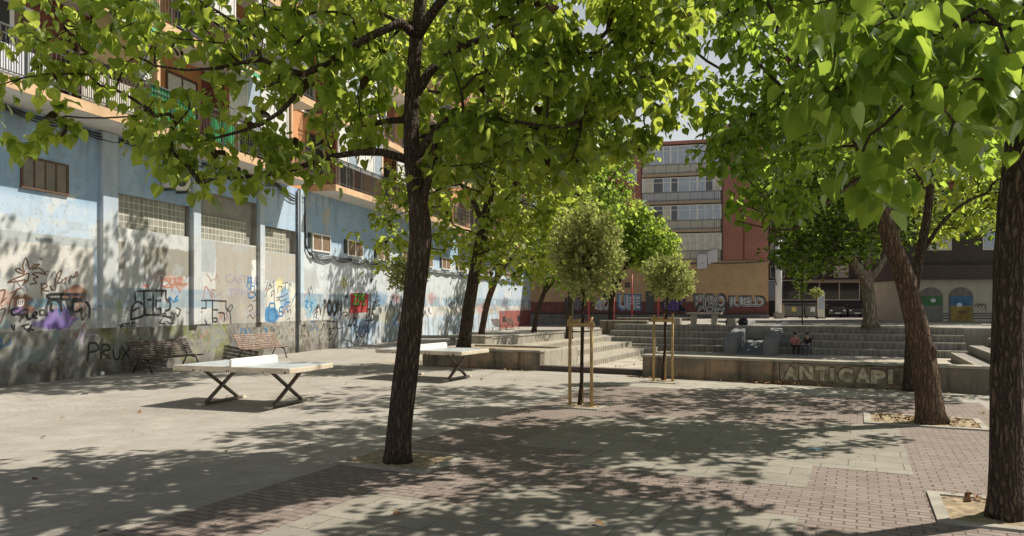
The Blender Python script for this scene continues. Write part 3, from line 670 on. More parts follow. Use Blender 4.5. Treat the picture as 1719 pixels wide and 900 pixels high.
# small brown window
w = MB(); a, b, c_, d = .60, 1.92, 5.02, 5.76
w.box(a-.05, b+.05, -.05, -.002, d, d+.05); w.box(a-.07, b+.07, -.07, -.002, c_-.05, c_); w.box(a-.06, a, -.05, -.002, c_, d); w.box(b, b+.06, -.05, -.002, c_, d)
for k in (1, 2, 3): w.box(a+(b-a)*k/4-.014, a+(b-a)*k/4+.014, -.045, -.002, c_, d)
w = w.build('window', 'brown_frame', bld); MB().box(a, b, -.02, -.004, c_, d).build('pane', 'window_dim', w)
# row of brown shuttered windows along the far part
for i in range(12):
    a = 14.85+i*3.35; b = a+1.65; c_, d = 4.42, 5.22
    w = MB(); w.box(a, b, -.07, -.002, c_, c_+.06); w.box(a, b, -.07, -.002, d-.06, d); w.box(a, a+.06, -.07, -.002, c_+.06, d-.06); w.box(b-.06, b, -.07, -.002, c_+.06, d-.06); w.box((a+b)/2-.03, (a+b)/2+.03, -.068, -.002, c_+.06, d-.06)
    w = w.build('window', 'white_paint', bld); MB().box(a+.06, b-.06, -.045, -.004, c_+.06, d-.06).build('shutter', 'shutter_brown', w)
    MB().box(a-.32, a-.06, -.04, -.002, c_+.1, d-.02).build('side_vent', 'shutter_dark', bld)
for s in (26.5, 47.2, 52.5): MB().box(s, s+.9, -.02, -.002, .55, 1.05).build('vent', 'shutter_dark', bld)
# air conditioner box under the first balcony
ac = MB().box(5.5, 6.4, -.42, -.06, 5.75, 6.45).build('air_conditioner', 'soffit', bld, bevel=.02)
MB().tube([(5.95, -.43, 6.1), (5.95, -.424, 6.1)], .27, 20).build('fan_grille', 'shutter_dark', ac)
mb = MB(); mb.box(5.6, 5.66, -.45, 0, 5.66, 5.74); mb.box(6.24, 6.3, -.45, 0, 5.66, 5.74); mb.build('bracket', 'rail', ac)
# cables
def sag(pts, r, name='cable', n=7, amp=.05, seed=0):
    rr = random.Random(seed); out = []
    for i in range(len(pts)-1):
        p, q = Vector(pts[i]), Vector(pts[i+1])
        for k in range(n): t = k/n; out.append(p.lerp(q, t)+Vector((0, rr.uniform(-.02, .0), -amp*4*t*(1-t)+rr.uniform(-.012, .012))))
    out.append(Vector(pts[-1])); return out
mb = MB()
for k in range(3): mb.tube(sag([(x, -.05-.03*k, 6.93-.05*k) for x in range(-8, 14, 2)]+[(13.6, -.05, 6.6-.1*k)], 0, amp=.05+.03*k, seed=k), .022, 5)
for k in range(4): mb.tube(sag([(14.05+.05*k, -.05, 6.7), (14.08+.06*k, -.05, 5.2), (14.2+.05*k, -.05, 4.55), (14.7, -.1, 4.28-.03*k)]+[(15+3.35*i/2, -.1, 4.3-.04*k) for i in range(0, 24)], 0, amp=.05+.03*k, seed=10+k), .02, 5)
mb.build('cable', 'cable', bld)
# upper storeys: facade, bays, balconies
ZS = [7.0, 10.1, 13.2, 16.3]; ZR = 19.5
fac = MB(); fac.box(-9, 58, 0, 9, 7.0, ZR); fac.build('facade', 'orange', bld)
MB().box(-9.3, 58.3, -.5, 9.3, ZR, ZR+.35).build('roof', 'slab_edge', bld)
RUNS = [(-9, 12.9), (14.6, 34.0), (35.8, 58)]; OUT = 1.3
for fi, z0 in enumerate(ZS):
    for ri, (s0, s1) in enumerate(RUNS):
        bal = MB().box(s0, s1, -OUT, -.002, z0, z0+.24).build('balcony', 'soffit', bld)
        mb = MB(); mb.box(s0-.02, s1+.02, -OUT-.03, -OUT, z0-.015, z0+.26); mb.box(s0-.03, s0, -OUT, -.004, z0-.015, z0+.26); mb.box(s1, s1+.03, -OUT, -.004, z0-.015, z0+.26)
        mb.build('fascia', 'peach', bal)
        rl = MB(); zt = z0+1.38; zb = z0+.36
        rl.box(s0, s1, -OUT-.01, -OUT+.03, zt, zt+.045); rl.box(s0, s1, -OUT, -OUT+.025, zb, zb+.03); rl.box(s0, s1, -OUT, -OUT+.025, zt-.18, zt-.155)
        for e in (s0+.02, s1-.04):
            rl.box(e, e+.03, -OUT+.03, -.02, zt, zt+.04); rl.box(e, e+.02, -OUT+.03, -.02, zb, zb+.03)
            for k in range(9): rl.box(e, e+.018, -OUT+.12+.13*k, -OUT+.138+.13*k, zb, zt)
        x = s0+.06; k = 0
        while x < s1:
            wd = .045 if k % 9 == 0 else .018
            rl.box(x, x+wd, -OUT, -OUT+wd, z0+.24 if k % 9 == 0 else zb, zt); x += .135; k += 1
        rl.build('railing', 'rail', bal)
        # partitions with a pipe, one per flat
        xs_ = [3.95, 11.2] if ri == 0 else [s0+5, s0+12.2]
        for x in xs_: MB().box(x-.06, x+.06, -OUT+.04, -.003, z0+.24, z0+2.86).build('partition', 'peach', bal)
    # openings and brick panels on the facade
    rr = random.Random(30+fi); x = -8.6; k = 0
    while x < 57:
        wdt = rr.choice((1.5, 1.8, 2.3)); 
        if fi == 0 and k == 3: x = -1.9; wdt = 2.2
        fr = MB(); fr.box(x, x+wdt, -.05, -.002, z0+.26, z0+.34); fr.box(x, x+wdt, -.05, -.002, z0+2.5, z0+2.58); fr.box(x, x+.07, -.05, -.002, z0+.34, z0+2.5); fr.box(x+wdt-.07, x+wdt, -.05, -.002, z0+.34, z0+2.5); fr.box(x+wdt/2-.03, x+wdt/2+.03, -.048, -.002, z0+.34, z0+2.5)
        kind = 'shutter_dark' if (fi == 0 and k == 3) else rr.choice(('shutter_dark', 'white_shutter', 'glass', 'shutter_brown'))
        fr = fr.build('balcony_door', rr.choice(('white_paint', 'brown_frame')), bld)
        if kind in ('white_shutter', 'shutter_dark'):
            sl = MB(); zz = z0+.34
            while zz < z0+2.5: sl.box(x+.07, x+wdt-.07, -.03, -.004, zz, min(zz+.075, z0+2.5)); zz += .085
            sl.build('shutter', kind, fr)
        else: MB().box(x+.07, x+wdt-.07, -.02, -.004, z0+.34, z0+2.5).build('pane', kind, fr)
        px = x+wdt+.25; pw = rr.uniform(.7, 1.4)
        MB().box(px, px+pw, -.02, -.003, z0+.25, z0+3.09).build('brick_panel', 'brick_red', bld)
        x = px+pw+rr.uniform(.3, 1.2); k += 1
# things on the balconies, fixed to the building
OY = -OUT+.06
def slats(a, b, z0, z1, y, st, th=.02):
    m_ = MB(); z = z0
    while z < z1: m_.box(a, b, y, y+th, z, min(z+st*.86, z1)); z += st
    return m_
slats(1.55, 2.85, 8.35, 10.05, OY, .05).build('blind', 'blind', bld)
slats(3.2, 3.6, 8.35, 10.05, OY, .05).build('blind', 'white_shutter', bld)
aw = MB(); aw.v = [(1.4, -OUT-.05, 10.0), (3.9, -OUT-.05, 10.0), (3.9, -OUT-.75, 9.62), (1.4, -OUT-.75, 9.62), (3.9, -OUT-.76, 9.44), (1.4, -OUT-.76, 9.44)]
aw.f = [(0, 1, 2, 3), (3, 2, 4, 5)]; aw.m = [0, 0]
o = aw.build('awning', 'awning', bld); sd = o.modifiers.new('Solid', 'SOLIDIFY'); sd.thickness = .012
MB().bar((1.4, -OUT-.76, 9.44), (3.9, -OUT-.76, 9.44), .05, .05).build('awning_bar', 'white_paint', o)
o = copy_tree(o); o.location = (4.9, 0, .25); o = copy_tree(o); o.location = (9.2, 0, 3.1)
pan = MB()
for k in range(34): x = 3.62+k*.057; pan.box(x, x+.05, -OUT+.035+.012*(k % 2), -OUT+.06+.012*(k % 2), 7.3, 8.42)
pan.build('privacy_screen', 'green_tarp', bld)
pan = MB()
for k in range(22): x = 6.3+k*.057; pan.box(x, x+.05, -OUT+.035+.012*(k % 2), -OUT+.06+.012*(k % 2), 7.3, 8.1)
pan.build('privacy_screen', 'green_tarp', bld)
for a, b in ((-2.2, .4), (1.2, 3.0)):
    MB().box(a, b, -OUT+.05, -OUT+.065, 7.3, 8.0+.1*(a > 0)).build('privacy_screen', 'linen' if a < 0 else 'curtain', bld)
for a, b, z0 in ((7.4, 10.9, 8.32), (15.0, 19.5, 8.32), (4.4, 7.6, 11.4), (9.0, 12.4, 11.4), (21.5, 27, 8.32), (15, 20, 11.4)):
    gl = MB(); zt = z0+1.7; n = max(2, int((b-a)/.85))
    gl.box(a, b, OY-.02, OY+.06, z0-.06, z0); gl.box(a, b, OY-.02, OY+.06, zt, zt+.06)
    for k in range(n+1): x = a+(b-a)*k/n; gl.box(x-.03, x+.03, OY-.02, OY+.06, z0, zt)
    gl = gl.build('gallery', 'white_paint', bld)
    for k in range(n):
        xa, xb = a+(b-a)*k/n+.03, a+(b-a)*(k+1)/n-.03
        if k % 3 != 1: slats(xa, xb, z0, zt, OY+.01, .07).build('shutter', 'white_shutter', gl)
        else: MB().box(xa, xb, OY+.02, OY+.03, z0, zt).build('pane', 'glass_sky', gl)

# ------------------------------------------------------------------ graffiti on the blue wall (strokes traced in wall coordinates)
def strokes(name, lines, mat, w=.05, zoom=(1, 0, 0), y=-.006, parent=None, conv=WP):
    mb = MB(); k, ox, oy = zoom
    for ln in lines:
        P = [conv(ox+x/k, oy+yy/k) for x, yy in ln]
        if len(P) > 2:                                  # rounded stroke
            Q_ = []
            for i in range(len(P)-1):
                p0, p1, p2, p3 = P[max(i-1, 0)], P[i], P[i+1], P[min(i+2, len(P)-1)]
                for t in (0, .25, .5, .75):
                    Q_.append(tuple(.5*(2*p1[j]+(p2[j]-p0[j])*t+(2*p0[j]-5*p1[j]+4*p2[j]-p3[j])*t*t+(3*p1[j]-p0[j]-3*p2[j]+p3[j])*t**3) for j in (0, 1)))
            P = Q_+[P[-1]]
        mb.ribbon(P, w, y)
    return mb.build(name, mat, parent or wall)
Z1 = (5, 0, 380); Z2 = (5.626, 170, 440); Z3 = (5.293, 370, 430)
strokes('graffiti', [[(65,470),(130,435),(205,405),(150,385),(130,360),(160,355),(205,385),(190,330),(215,265),(240,330),(250,360),(285,325),(330,320),(270,360),(330,350),(385,405),(330,390),(270,400),(320,425),(280,440),(305,475),(255,485)],
    [(65,470),(140,462),(210,450),(190,495)], [(205,405),(240,395),(235,450),(215,470)], [(335,270),(352,280)],
    [(345,480),(350,575)], [(345,490),(380,480),(395,505),(355,530),(410,545)], [(420,500),(440,535),(465,525),(460,470),(480,400),(515,370),(500,430),(480,480),(530,450),(560,430),(540,480)], [(580,470),(590,420),(620,430),(640,380),(650,410),(610,430)],
    [(70,730),(90,620),(130,540),(170,520)], [(0,540),(40,535),(30,590),(10,640),(50,600)], [(0,700),(40,690),(30,740),(5,810)], [(90,560),(140,540),(110,600),(150,590)]], 'brown_spray', .035, Z1)
strokes('graffiti', [[(145,625),(195,615),(190,660),(150,665),(145,625)], [(160,630),(165,655)], [(175,625),(182,652)]], 'paper', .03, Z1)
strokes('graffiti', [[(150,690),(110,695),(90,720),(120,745),(200,700),(240,705)], [(150,740),(185,745),(165,800)], [(190,770),(210,735),(225,770)], [(230,720),(235,780),(265,770)], [(270,760),(310,735),(290,720),(270,760),(310,770)], [(330,740),(370,740),(370,705),(335,710),(340,750)]], 'black', .05, Z1)
strokes('graffiti', [[(388,745),(390,680),(420,625),(470,615),(510,660),(510,705)], [(415,610),(418,572),(715,572)], [(418,610),(715,612)], [(510,575),(512,640)], [(590,580),(590,720),(625,738)], [(610,630),(612,720),(665,705)], [(610,630),(660,625),(715,630),(750,680),(745,770)], [(710,575),(712,625)], [(430,650),(425,690),(440,712)], [(560,620),(575,690)], [(680,690),(690,780),(720,740)]], 'black', .075, Z1, y=-.009)
strokes('graffiti', [[(95,830),(115,870),(120,830)], [(180,840),(240,820)], [(200,850),(240,880),(260,830)], [(230,860),(280,870)]], 'black', .045, Z1)
strokes('graffiti', [[(405,820),(410,860)], [(405,825),(430,825),(425,840),(408,845)], [(450,820),(450,858)], [(480,820),(485,860),(520,855)]], 'purple', .04, Z1, y=-.01)
text_part('PLAZA CASTILES', WP(60, 403)[0], WP(60, 404)[1], .085, -.004, wall, 'black', width=WP(88, 403)[0]-WP(60, 403)[0])
strokes('graffiti', [[(280,540),(290,430),(340,375),(400,410),(405,500),(290,540)], [(322,370),(322,285),(400,272),(610,270)], [(402,275),(405,490)], [(490,280),(490,490)], [(570,275),(570,320)], [(612,270),(612,350),(660,345)], [(405,500),(540,500),(660,525)], [(440,355),(470,355)], [(520,360),(520,440),(560,440),(560,500)], [(560,365),(520,362)], [(620,365),(650,380),(645,440),(610,460)], [(300,460),(350,430)]], 'black', .07, Z2)
strokes('graffiti', [[(170,600),(200,590),(180,615),(215,600)], [(210,585),(235,580),(230,610),(212,605)], [(240,580),(245,615)], [(245,580),(265,575),(255,595),(275,610)], [(285,590),(320,575),(290,570),(290,610),(330,590)], [(560,490),(610,490),(550,570),(600,580)], [(620,560),(650,580),(690,575)], [(660,480),(690,500),(670,560)], [(700,480),(730,510),(750,450)], [(710,430),(745,455),(715,520)], [(40,400),(75,380),(95,420),(50,470),(100,490)], [(40,400),(40,480)]], 'black', .035, Z2)
strokes('graffiti', [[(570,150),(575,215),(600,230),(640,190),(600,165),(630,150)], [(645,150),(650,215),(700,210)], [(670,160),(700,150),(690,190)], [(720,150),(760,145),(730,190),(770,200)], [(600,240),(680,235)], [(690,170),(740,215),(810,200),(780,230)]], 'faint_red', .05, Z2)
strokes('graffiti', [[(900,590),(900,480),(930,440),(985,435)], [(935,440),(935,365),(1180,370)], [(990,370),(990,440)], [(900,590),(1050,595)], [(1050,375),(1050,590)], [(920,500),(950,470)], [(985,555),(1000,590)], [(1060,450),(1100,450)], [(1060,530),(1090,530),(1090,565),(1060,560)], [(1110,480),(1160,485),(1160,560)], [(1180,375),(1180,440),(1215,480),(1225,580)], [(1190,440),(1215,465),(1240,420),(1220,405),(1195,450)]], 'black', .055, Z2)
strokes('graffiti', [[(700,340),(720,320),(690,375)], [(680,370),(725,360)], [(640,330),(660,350),(650,380)]], 'blue_spray', .06, Z2, y=-.009)
text_part('CASTRA', WP(379, 478)[0], WP(379, 474)[1], .30, -.005, wall, 'faint_purple', width=2.05, name='graffiti')
text_part('TPM', WP(384, 502)[0], WP(384, 499)[1], .32, -.005, wall, 'faint_purple', width=1.2, name='graffiti')
strokes('graffiti', [[(245,200),(275,195),(275,230)], [(245,250),(245,230),(272,235),(272,285)], [(245,195),(245,220)]], 'blue_spray', .06, Z3)
strokes('graffiti', [[(375,330),(400,230)], [(385,345),(425,230)], [(395,375),(445,225)], [(430,270),(470,225)], [(475,215),(478,420)], [(420,300),(460,270),(440,260)], [(450,360),(480,320),(460,310),(450,360)], [(510,330),(515,275),(545,275),(550,320)], [(500,370),(560,355),(600,330)], [(500,400),(520,380),(540,400),(590,380)], [(610,310),(612,240),(630,265)], [(550,240),(600,235)], [(580,240),(575,300)], [(250,330),(290,320),(325,380),(290,400)], [(250,450),(275,430),(285,470),(255,490)], [(240,550),(265,520),(290,555),(310,530)], [(335,420),(370,440),(360,480),(395,470)], [(320,520),(350,510),(335,550),(355,560)], [(590,450),(600,500),(620,470),(625,510)], [(590,570),(610,550),(615,585)]], 'black', .028, Z3)
strokes('graffiti', [[(435,480),(438,425),(480,425),(480,500)], [(400,520),(430,490),(430,570),(490,570),(490,470),(450,480)], [(500,530),(550,530),(550,495),(525,490),(530,455),(560,450)], [(575,440),(580,410),(620,410)], [(380,560),(400,530)], [(755,400),(780,400),(760,440),(775,460)], [(800,410),(820,415),(800,440),(815,460),(800,500)], [(385,640),(410,650),(400,700),(425,720),(415,800)], [(250,330),(260,370),(300,360)], [(340,410),(345,440)]], 'blue_spray', .06, Z3, y=-.009)
strokes('graffiti', [[(695,355),(692,380)], [(690,400),(700,420),(690,430)], [(695,450),(690,480)], [(690,500),(700,520)], [(690,540),(695,575)]], 'faint_red', .04, Z3)
# the red square with green lettering
a, b = WP(588, 492), WP(619, 525)
mb = MB(); mb.quad((a[0], -.008, b[1]), (b[0]-.1, -.008, b[1]+.03), (b[0], -.008, a[1]), (a[0]+.05, -.008, a[1])); mb.build('graffiti', 'red_spray', wall)
text_part('ZPE', a[0]+.2, b[1]+.36, .62, -.011, wall, 'black', name='graffiti', bold=.05, width=1.5, shear=.1)
text_part('ZPE', a[0]+.23, b[1]+.40, .54, -.014, wall, 'green_spray', name='graffiti', bold=.01, width=1.42, shear=.1)
text_part('BOOM', WP(543, 527)[0], WP(543, 531)[1], .78, -.007, wall, 'black', name='graffiti', bold=.06, width=1.75)
text_part('26', WP(583, 545)[0], WP(583, 549)[1], .85, -.007, wall, 'black', name='graffiti', shear=.2, width=1.0)
text_part('BUH', WP(597, 563)[0], WP(597, 568)[1], .62, -.007, wall, 'black', name='graffiti', width=1.4, shear=-.05)
text_part('25', WP(612, 535)[0], WP(612, 540)[1], .7, -.007, wall, 'black', name='graffiti', width=1.3, shear=.3)
strokes('graffiti', [[(472,660),(478,590),(485,565),(520,570),(530,600),(485,615)], [(545,650),(548,585),(580,575),(592,600),(552,612),(595,648)], [(610,600),(615,645),(640,650),(648,600)], [(655,585),(700,650)], [(700,590),(655,655)]], 'shutter_dark', .06, (3.214, 0, 400))
strokes('graffiti', [[(820,500),(870,430),(850,480),(880,450),(890,520)], [(830,520),(860,490),(850,540)], [(900,660),(920,600),(930,660)], [(950,580),(1040,590),(1030,640),(1090,635)], [(960,650),(1010,640),(970,690),(1000,700),(970,750)], [(1090,740),(1150,755),(1190,790)], [(1100,470),(1105,380),(1120,350),(1135,390),(1135,470)], [(880,790),(875,700)], [(1320,390),(1370,410),(1400,390),(1360,450),(1420,430)], [(1380,380),(1420,400)], [(1090,500),(1130,500),(1110,540)], [(1300,740),(1320,650)], [(720,615),(760,618)], [(1060,440),(1075,500),(1085,440)]], 'black', .05, Z3)
strokes('graffiti', [[(1095,200),(1120,230),(1100,285),(1090,240),(1095,200)], [(1130,250),(1160,220),(1150,265),(1190,240),(1210,200),(1220,245),(1250,215),(1240,250),(1290,240)]], 'grey_spray', .06, Z3)
rr = random.Random(77)
for i in range(64):
    s0 = rr.uniform(-.6, 21); z0 = rr.choice((rr.uniform(.5, 1.2), rr.uniform(1.45, 2.9), rr.uniform(1.45, 2.6))); mb = MB(); P = []; w_ = rr.uniform(.25, .6)
    for k in range(rr.randint(5, 10)): P.append((s0+k*w_*.2+rr.uniform(-.1, .1), z0+rr.uniform(-.08, w_*.8)))
    mb.ribbon(P, rr.uniform(.02, .045), -.0035-.0007*(i % 3)); mb.build('graffiti', rr.choice(('grey_spray', 'faint_purple', 'faint_red', 'blue_spray', 'black', 'grey_spray')), wall)
# further tags in perspective along the wall
rr = random.Random(5)
for i in range(26):
    s0 = 23+i*1.25+rr.uniform(-.3, .3); z0 = rr.uniform(.9, 2.0); mb = MB(); P = []
    for k in range(rr.randint(7, 12)): P.append((s0+k*.13+rr.uniform(-.12, .12), z0+rr.uniform(-.1, .55)))
    mb.ribbon(P, .05, -.006-.001*(i % 3)); mb.build('graffiti', rr.choice(('black', 'grey_spray', 'blue_spray', 'faint_red', 'black')), wall)

# ================================================================== back building with glazed galleries
bk = thing('brick_building', 'rose brick block with stacked glazed galleries above a beige graffitied ground floor', 'building', F0, F_ROT)
ZB = 6.33; ZTOP = 18.2
MB().box(-19, 6.2, 0, 12, 0, ZB).build('wall', 'beige', bk)
mb = MB(); mb.box(-7.7, -6.05, .25, 12, ZB, ZTOP); mb.box(1.78, 6.2, .05, 12, ZB, ZTOP); mb.box(-16, -7.7, .3, 12, ZB, ZTOP-.3); mb.build('brick_wall', 'brick_back', bk)
MB().box(-6.05, 1.78, 1.2, 12, ZB, ZTOP).build('gallery_wall', 'orange', bk)
mb = MB(); mb.box(-16.2, 6.4, -.25, 12.2, ZTOP, ZTOP+.3); mb.build('roof', 'brick_back', bk)
MB().box(-8, 6.3, -.12, .0, ZB-.2, ZB+.05).build('string_course', 'slab_edge', bk)
mb = MB(); mb.box(-19, 6.22, -.012, -.001, .6, 2.4); mb.build('dado', 'dado', bk)
MB().box(-19, 6.25, -.35, -.014, 0, 1.15).build('plinth', 'plinth_grey', bk)
MB().box(-19, 6.27, -.40, -.352, 1.12, 1.25).build('plinth_edge', 'shutter_dark', bk)
sl = [6.3, 9.35, 12.2, 15.0]
for i, z in enumerate(sl):
    zt = (sl[i+1] if i < 3 else ZTOP)-.12
    g0 = MB().box(-6.0, 1.74, -.1, 1.2, z, z+.26).build('gallery', 'slab_edge', bk)
    lower = z+.28, z+1.15
    mat = ['gal_panel', 'gal_panel', 'linen', 'gal_panel'][i]
    MB().box(-5.98, 1.72, .06, .1, *lower).build('parapet_panel', mat, g0)
    rl = MB(); rl.box(-6, 1.74, -.06, -.02, z+1.17, z+1.21); rl.box(-6, 1.74, -.06, -.03, z+.36, z+.39)
    for k in range(40): x = -5.98+k*.197; w_ = .05 if k % 6 == 0 else .022; rl.box(x, x+w_, -.06, -.03, z+.26, z+1.2)
    rl.build('railing', 'rail', g0)
    fr = MB(); zb = z+1.16
    fr.box(-6, 1.74, 0, .09, zb, zb+.08); fr.box(-6, 1.74, 0, .09, zt-.08, zt); fr.box(-6, 1.74, .001, .089, zt-.52, zt-.46)
    cuts = [-5.97, -4.9, -3.9, -3.2, -2.45, -1.3, -.6, .2, .95, 1.66]
    for k, x in enumerate(cuts): fr.box(x, x+(.15 if k % 3 == 0 else .09), .002, .088, zb+.08, zt-.08)
    fr = fr.build('gallery_frame', 'white_paint', g0)
    rr = random.Random(60+i)
    for k in range(len(cuts)-1):
        MB().box(cuts[k]+.05, cuts[k+1], .035+.004*(k % 2), .05+.004*(k % 2), zb+.08, zt-.08).build('pane', rr.choice(('glass_sky', 'glass', 'glass_sky', 'glass_sky', 'curtain')) if i != 0 else rr.choice(('curtain', 'curtain', 'glass_sky')), fr)
w = MB(); w.box(-7.5, -6.5, .18, .249, 14.6, 14.68); w.box(-7.5, -6.5, .18, .249, 15.9, 15.98); w.box(-7.5, -7.42, .18, .249, 14.68, 15.9); w.box(-6.58, -6.5, .18, .249, 14.68, 15.9); w.box(-7.04, -6.96, .19, .249, 14.68, 15.9)
w = w.build('window', 'white_paint', bk); MB().box(-7.42, -6.58, .21, .24, 14.68, 15.9).build('pane', 'glass_sky', w)
MB().tube([(3.9, -.02, ZB+.1), (3.9, -.02, 13.5)], .05, 6).build('drain_pipe', 'dado', bk)
MB().tube([(1.86, -.02, ZB), (1.86, -.02, ZTOP)], .06, 6).build('drain_pipe', 'rail', bk)
MB().tube(sag([(-6, -.16, ZB-.05), (0, -.16, ZB-.1), (6.2, -.16, ZB)], 0, amp=.1), .04, 5).build('cable', 'cable', bk)
d = MB(); t0 = FP(1084, 500)[0]; d.box(t0, t0+.85, -.05, -.016, 1.26, 3.45); d = d.build('door', 'rail', bk); MB().box(t0+.68, t0+.74, -.09, -.05, 2.2, 2.4).build('handle', 'steel', d)
t1 = FP(1049, 478); v_ = MB()
for i in range(2):
    for j in range(2): v_.box(t1[0]+i*.28, t1[0]+.24+i*.28, -.02, -.002, t1[1]-.3+j*.28, t1[1]-.06+j*.28)
v_.build('vent', 'shutter_dark', bk)
w = MB(); t2 = FP(1018, 500); w.box(t2[0]-.5, t2[0]+.6, -.04, -.002, 2.6, 3.4); w.build('window', 'shutter_dark', bk)
def bubble(txt, x, z, h, width, parent, fill, line, n=''):
    text_part(txt, x-.12, z-.10, h+.22, -.018, parent, line, name='graffiti', bold=.09, width=width+.24)
    text_part(txt, x, z, h, -.022, parent, fill, name='graffiti', bold=.07, width=width)
    text_part(txt, x+.03, z+.03, h-.06, -.026, parent, line, name='graffiti', bold=-.022, width=width-.06)
bkw = [o for o in bpy.data.objects if o.parent == bk and o.name.startswith('wall')][0]
x0, zz0 = FP(1166, 525); x1 = FP(1218, 525)[0]
bubble('BYRO', x0, 1.75, 1.35, x1-x0, bkw, 'silver', 'black'); bubble('BOM', x0+.25, 1.28, .75, x1-x0-.3, bkw, 'silver', 'black')
bubble('JUELD', FP(1221, 520)[0], 1.62, 1.25, FP(1284, 520)[0]-FP(1221, 520)[0], bkw, 'silver', 'black')
bubble('GIK', FP(1112, 515)[0], 1.45, 1.1, 2.4, bkw, 'purple', 'black')
bubble('UFE', FP(1038, 515)[0], 1.55, 1.5, 2.2, bkw, 'linen', 'blue_spray'); bubble('SKA', FP(1000, 515)[0], 1.5, 1.1, 1.9, bkw, 'linen', 'grey_spray'); bubble('NER', FP(950, 515)[0], 1.5, 1.2, 1.9, bkw, 'grey_spray', 'black')

# ================================================================== dark building and arcade shop at the far right
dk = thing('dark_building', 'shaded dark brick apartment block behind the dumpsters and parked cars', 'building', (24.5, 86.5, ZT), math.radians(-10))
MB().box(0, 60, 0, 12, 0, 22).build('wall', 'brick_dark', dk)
MB().box(-.4, 60.4, -.5, 12.4, 22, 22.4).build('roof', 'slab_edge', dk)
rr = random.Random(9)
for fl in range(7):
    z = 1.5+fl*2.95
    for k in range(16):
        x = 2.2+k*3.5
        if fl == 0 and 4 < k < 9: continue
        f = MB(); f.box(x, x+1.6, -.06, -.002, z, z+.07); f.box(x, x+1.6, -.06, -.002, z+1.3, z+1.37); f.box(x, x+.07, -.06, -.002, z+.07, z+1.3); f.box(x+1.53, x+1.6, -.06, -.002, z+.07, z+1.3); f.box(x+.77, x+.83, -.058, -.002, z+.07, z+1.3)
        f = f.build('window', 'gal_panel', dk); MB().box(x+.07, x+1.53, -.035, -.004, z+.07, z+1.3).build('pane', rr.choice(('glass', 'curtain', 'white_shutter', 'glass')), f)
for fl in range(1, 7):
    z = .9+fl*2.95
    for x in (8, 26, 44):
        b_ = MB().box(x, x+9, -1.0, -.07, z, z+.2).build('balcony', 'slab_edge', dk)
        rl = MB(); rl.box(x, x+9, -1.0, -.96, z+1.1, z+1.15)
        for k in range(45): rl.box(x+k*.2, x+k*.2+.025, -1.0, -.97, z+.2, z+1.1)
        rl.build('railing', 'rail', b_)
gl = MB()
gl.box(4.5, 15.4, -.5, -.4, 1.85, 1.95); gl.box(4.5, 15.4, -.5, -.4, 4.1, 4.2)
for k in range(6): x = 4.5+k*2.16; gl.box(x, x+.1, -.5, -.4, 1.95, 4.1)
gl = gl.build('shop_window', 'gal_panel', dk); MB().box(4.6, 15.4, -.46, -.43, 1.95, 4.1).build('pane', 'glass', gl); MB().box(4.5, 15.4, -.5, -.003, .0, 1.85).build('shop_base', 'shutter_dark', dk)
sh = thing('shop_building', 'cream arcade building with arched shop doors painted with murals', 'building', GP(1500, 533, ZT)+Vector((0, 0, 0)), math.radians(-6))
sh.location = (31.3, 58.0, ZT)
MB().box(0, 30, 0, 8, 0, 3.3).build('wall', 'cream_wall', sh)
MB().box(-.15, 30, -.9, 8, 3.302, 4.4).build('canopy', 'brick_dark', sh)
MB().box(0, 30, 0, 8, 4.402, 22).build('upper_wall', 'brick_dark', sh)  # unseen upper storeys raised so the block shades the upper plaza
mb = MB()
for z in (.2, .40, .58): mb.box(0, 30, -.02, -.002, z, z+.08)
mb.build('wall_stripe', 'shutter_dark', sh)
def arch_door(x, w, h, mats, label=None):
    poly = [(x-.1, 0), (x+w+.1, 0), (x+w+.1, h-.1)]+[(x+w/2+(w/2+.1)*math.cos(t), h-.1+.8*math.sin(t)) for t in [PI*k/12 for k in range(1, 12)]]+[(x-.1, h-.1)]
    MB().prism(poly, -.05, -.003).build('arch_surround', 'plinth_grey', sh)
    m_ = MB(); m_.box(x, x+w, -.08, -.052, h*.62, h, 0); m_.box(x, x+w, -.078, -.052, .02, h*.62, 1)
    d_ = m_.build('shop_door', mats, sh)
    return d_
for x, mt in ((.95, ['mural_green', 'plinth_grey']), (3.2, ['mural_blue', 'mural_sand']), (6.7, ['shutter_dark', 'shutter_dark']), (10.2, ['shutter_dark', 'mural_green'])):
    d_ = arch_door(x, 1.6, 2.0, mt)
    if x == 3.2:
        MB().ell((3.85, -.085, 1.3), (.2, .012, .17)).build('mural_patch', 'linen', d_); MB().ell((4.1, -.085, .75), (.4, .01, .15)).build('mural_patch', 'brown_spray', d_)
    if x == .95: MB().ell((1.9, -.085, 1.65), (.2, .012, .16)).build('mural_patch', 'linen', d_)
mb = MB(); mb.ribbon([(5.0, 1.2), (5.2, 1.4), (5.25, 1.15), (5.45, 1.4), (5.5, 1.2), (5.7, 1.4), (5.8, 1.25), (5.85, .85)], .07, -.012); mb.build('graffiti', 'black', sh)
for fl in range(5):
    for k in range(7):
        x = 1.5+k*4.1; z = 5.6+fl*3.1
        f = MB(); f.box(x, x+1.8, -.05, -.002, z, z+.08); f.box(x, x+1.8, -.05, -.002, z+1.4, z+1.48); f.box(x, x+.08, -.05, -.002, z+.08, z+1.4); f.box(x+1.72, x+1.8, -.05, -.002, z+.08, z+1.4)
        f = f.build('window', 'gal_panel', sh); MB().box(x+.08, x+1.72, -.03, -.004, z+.08, z+1.4).build('pane', rr.choice(('glass', 'white_shutter', 'glass_sky')), f)
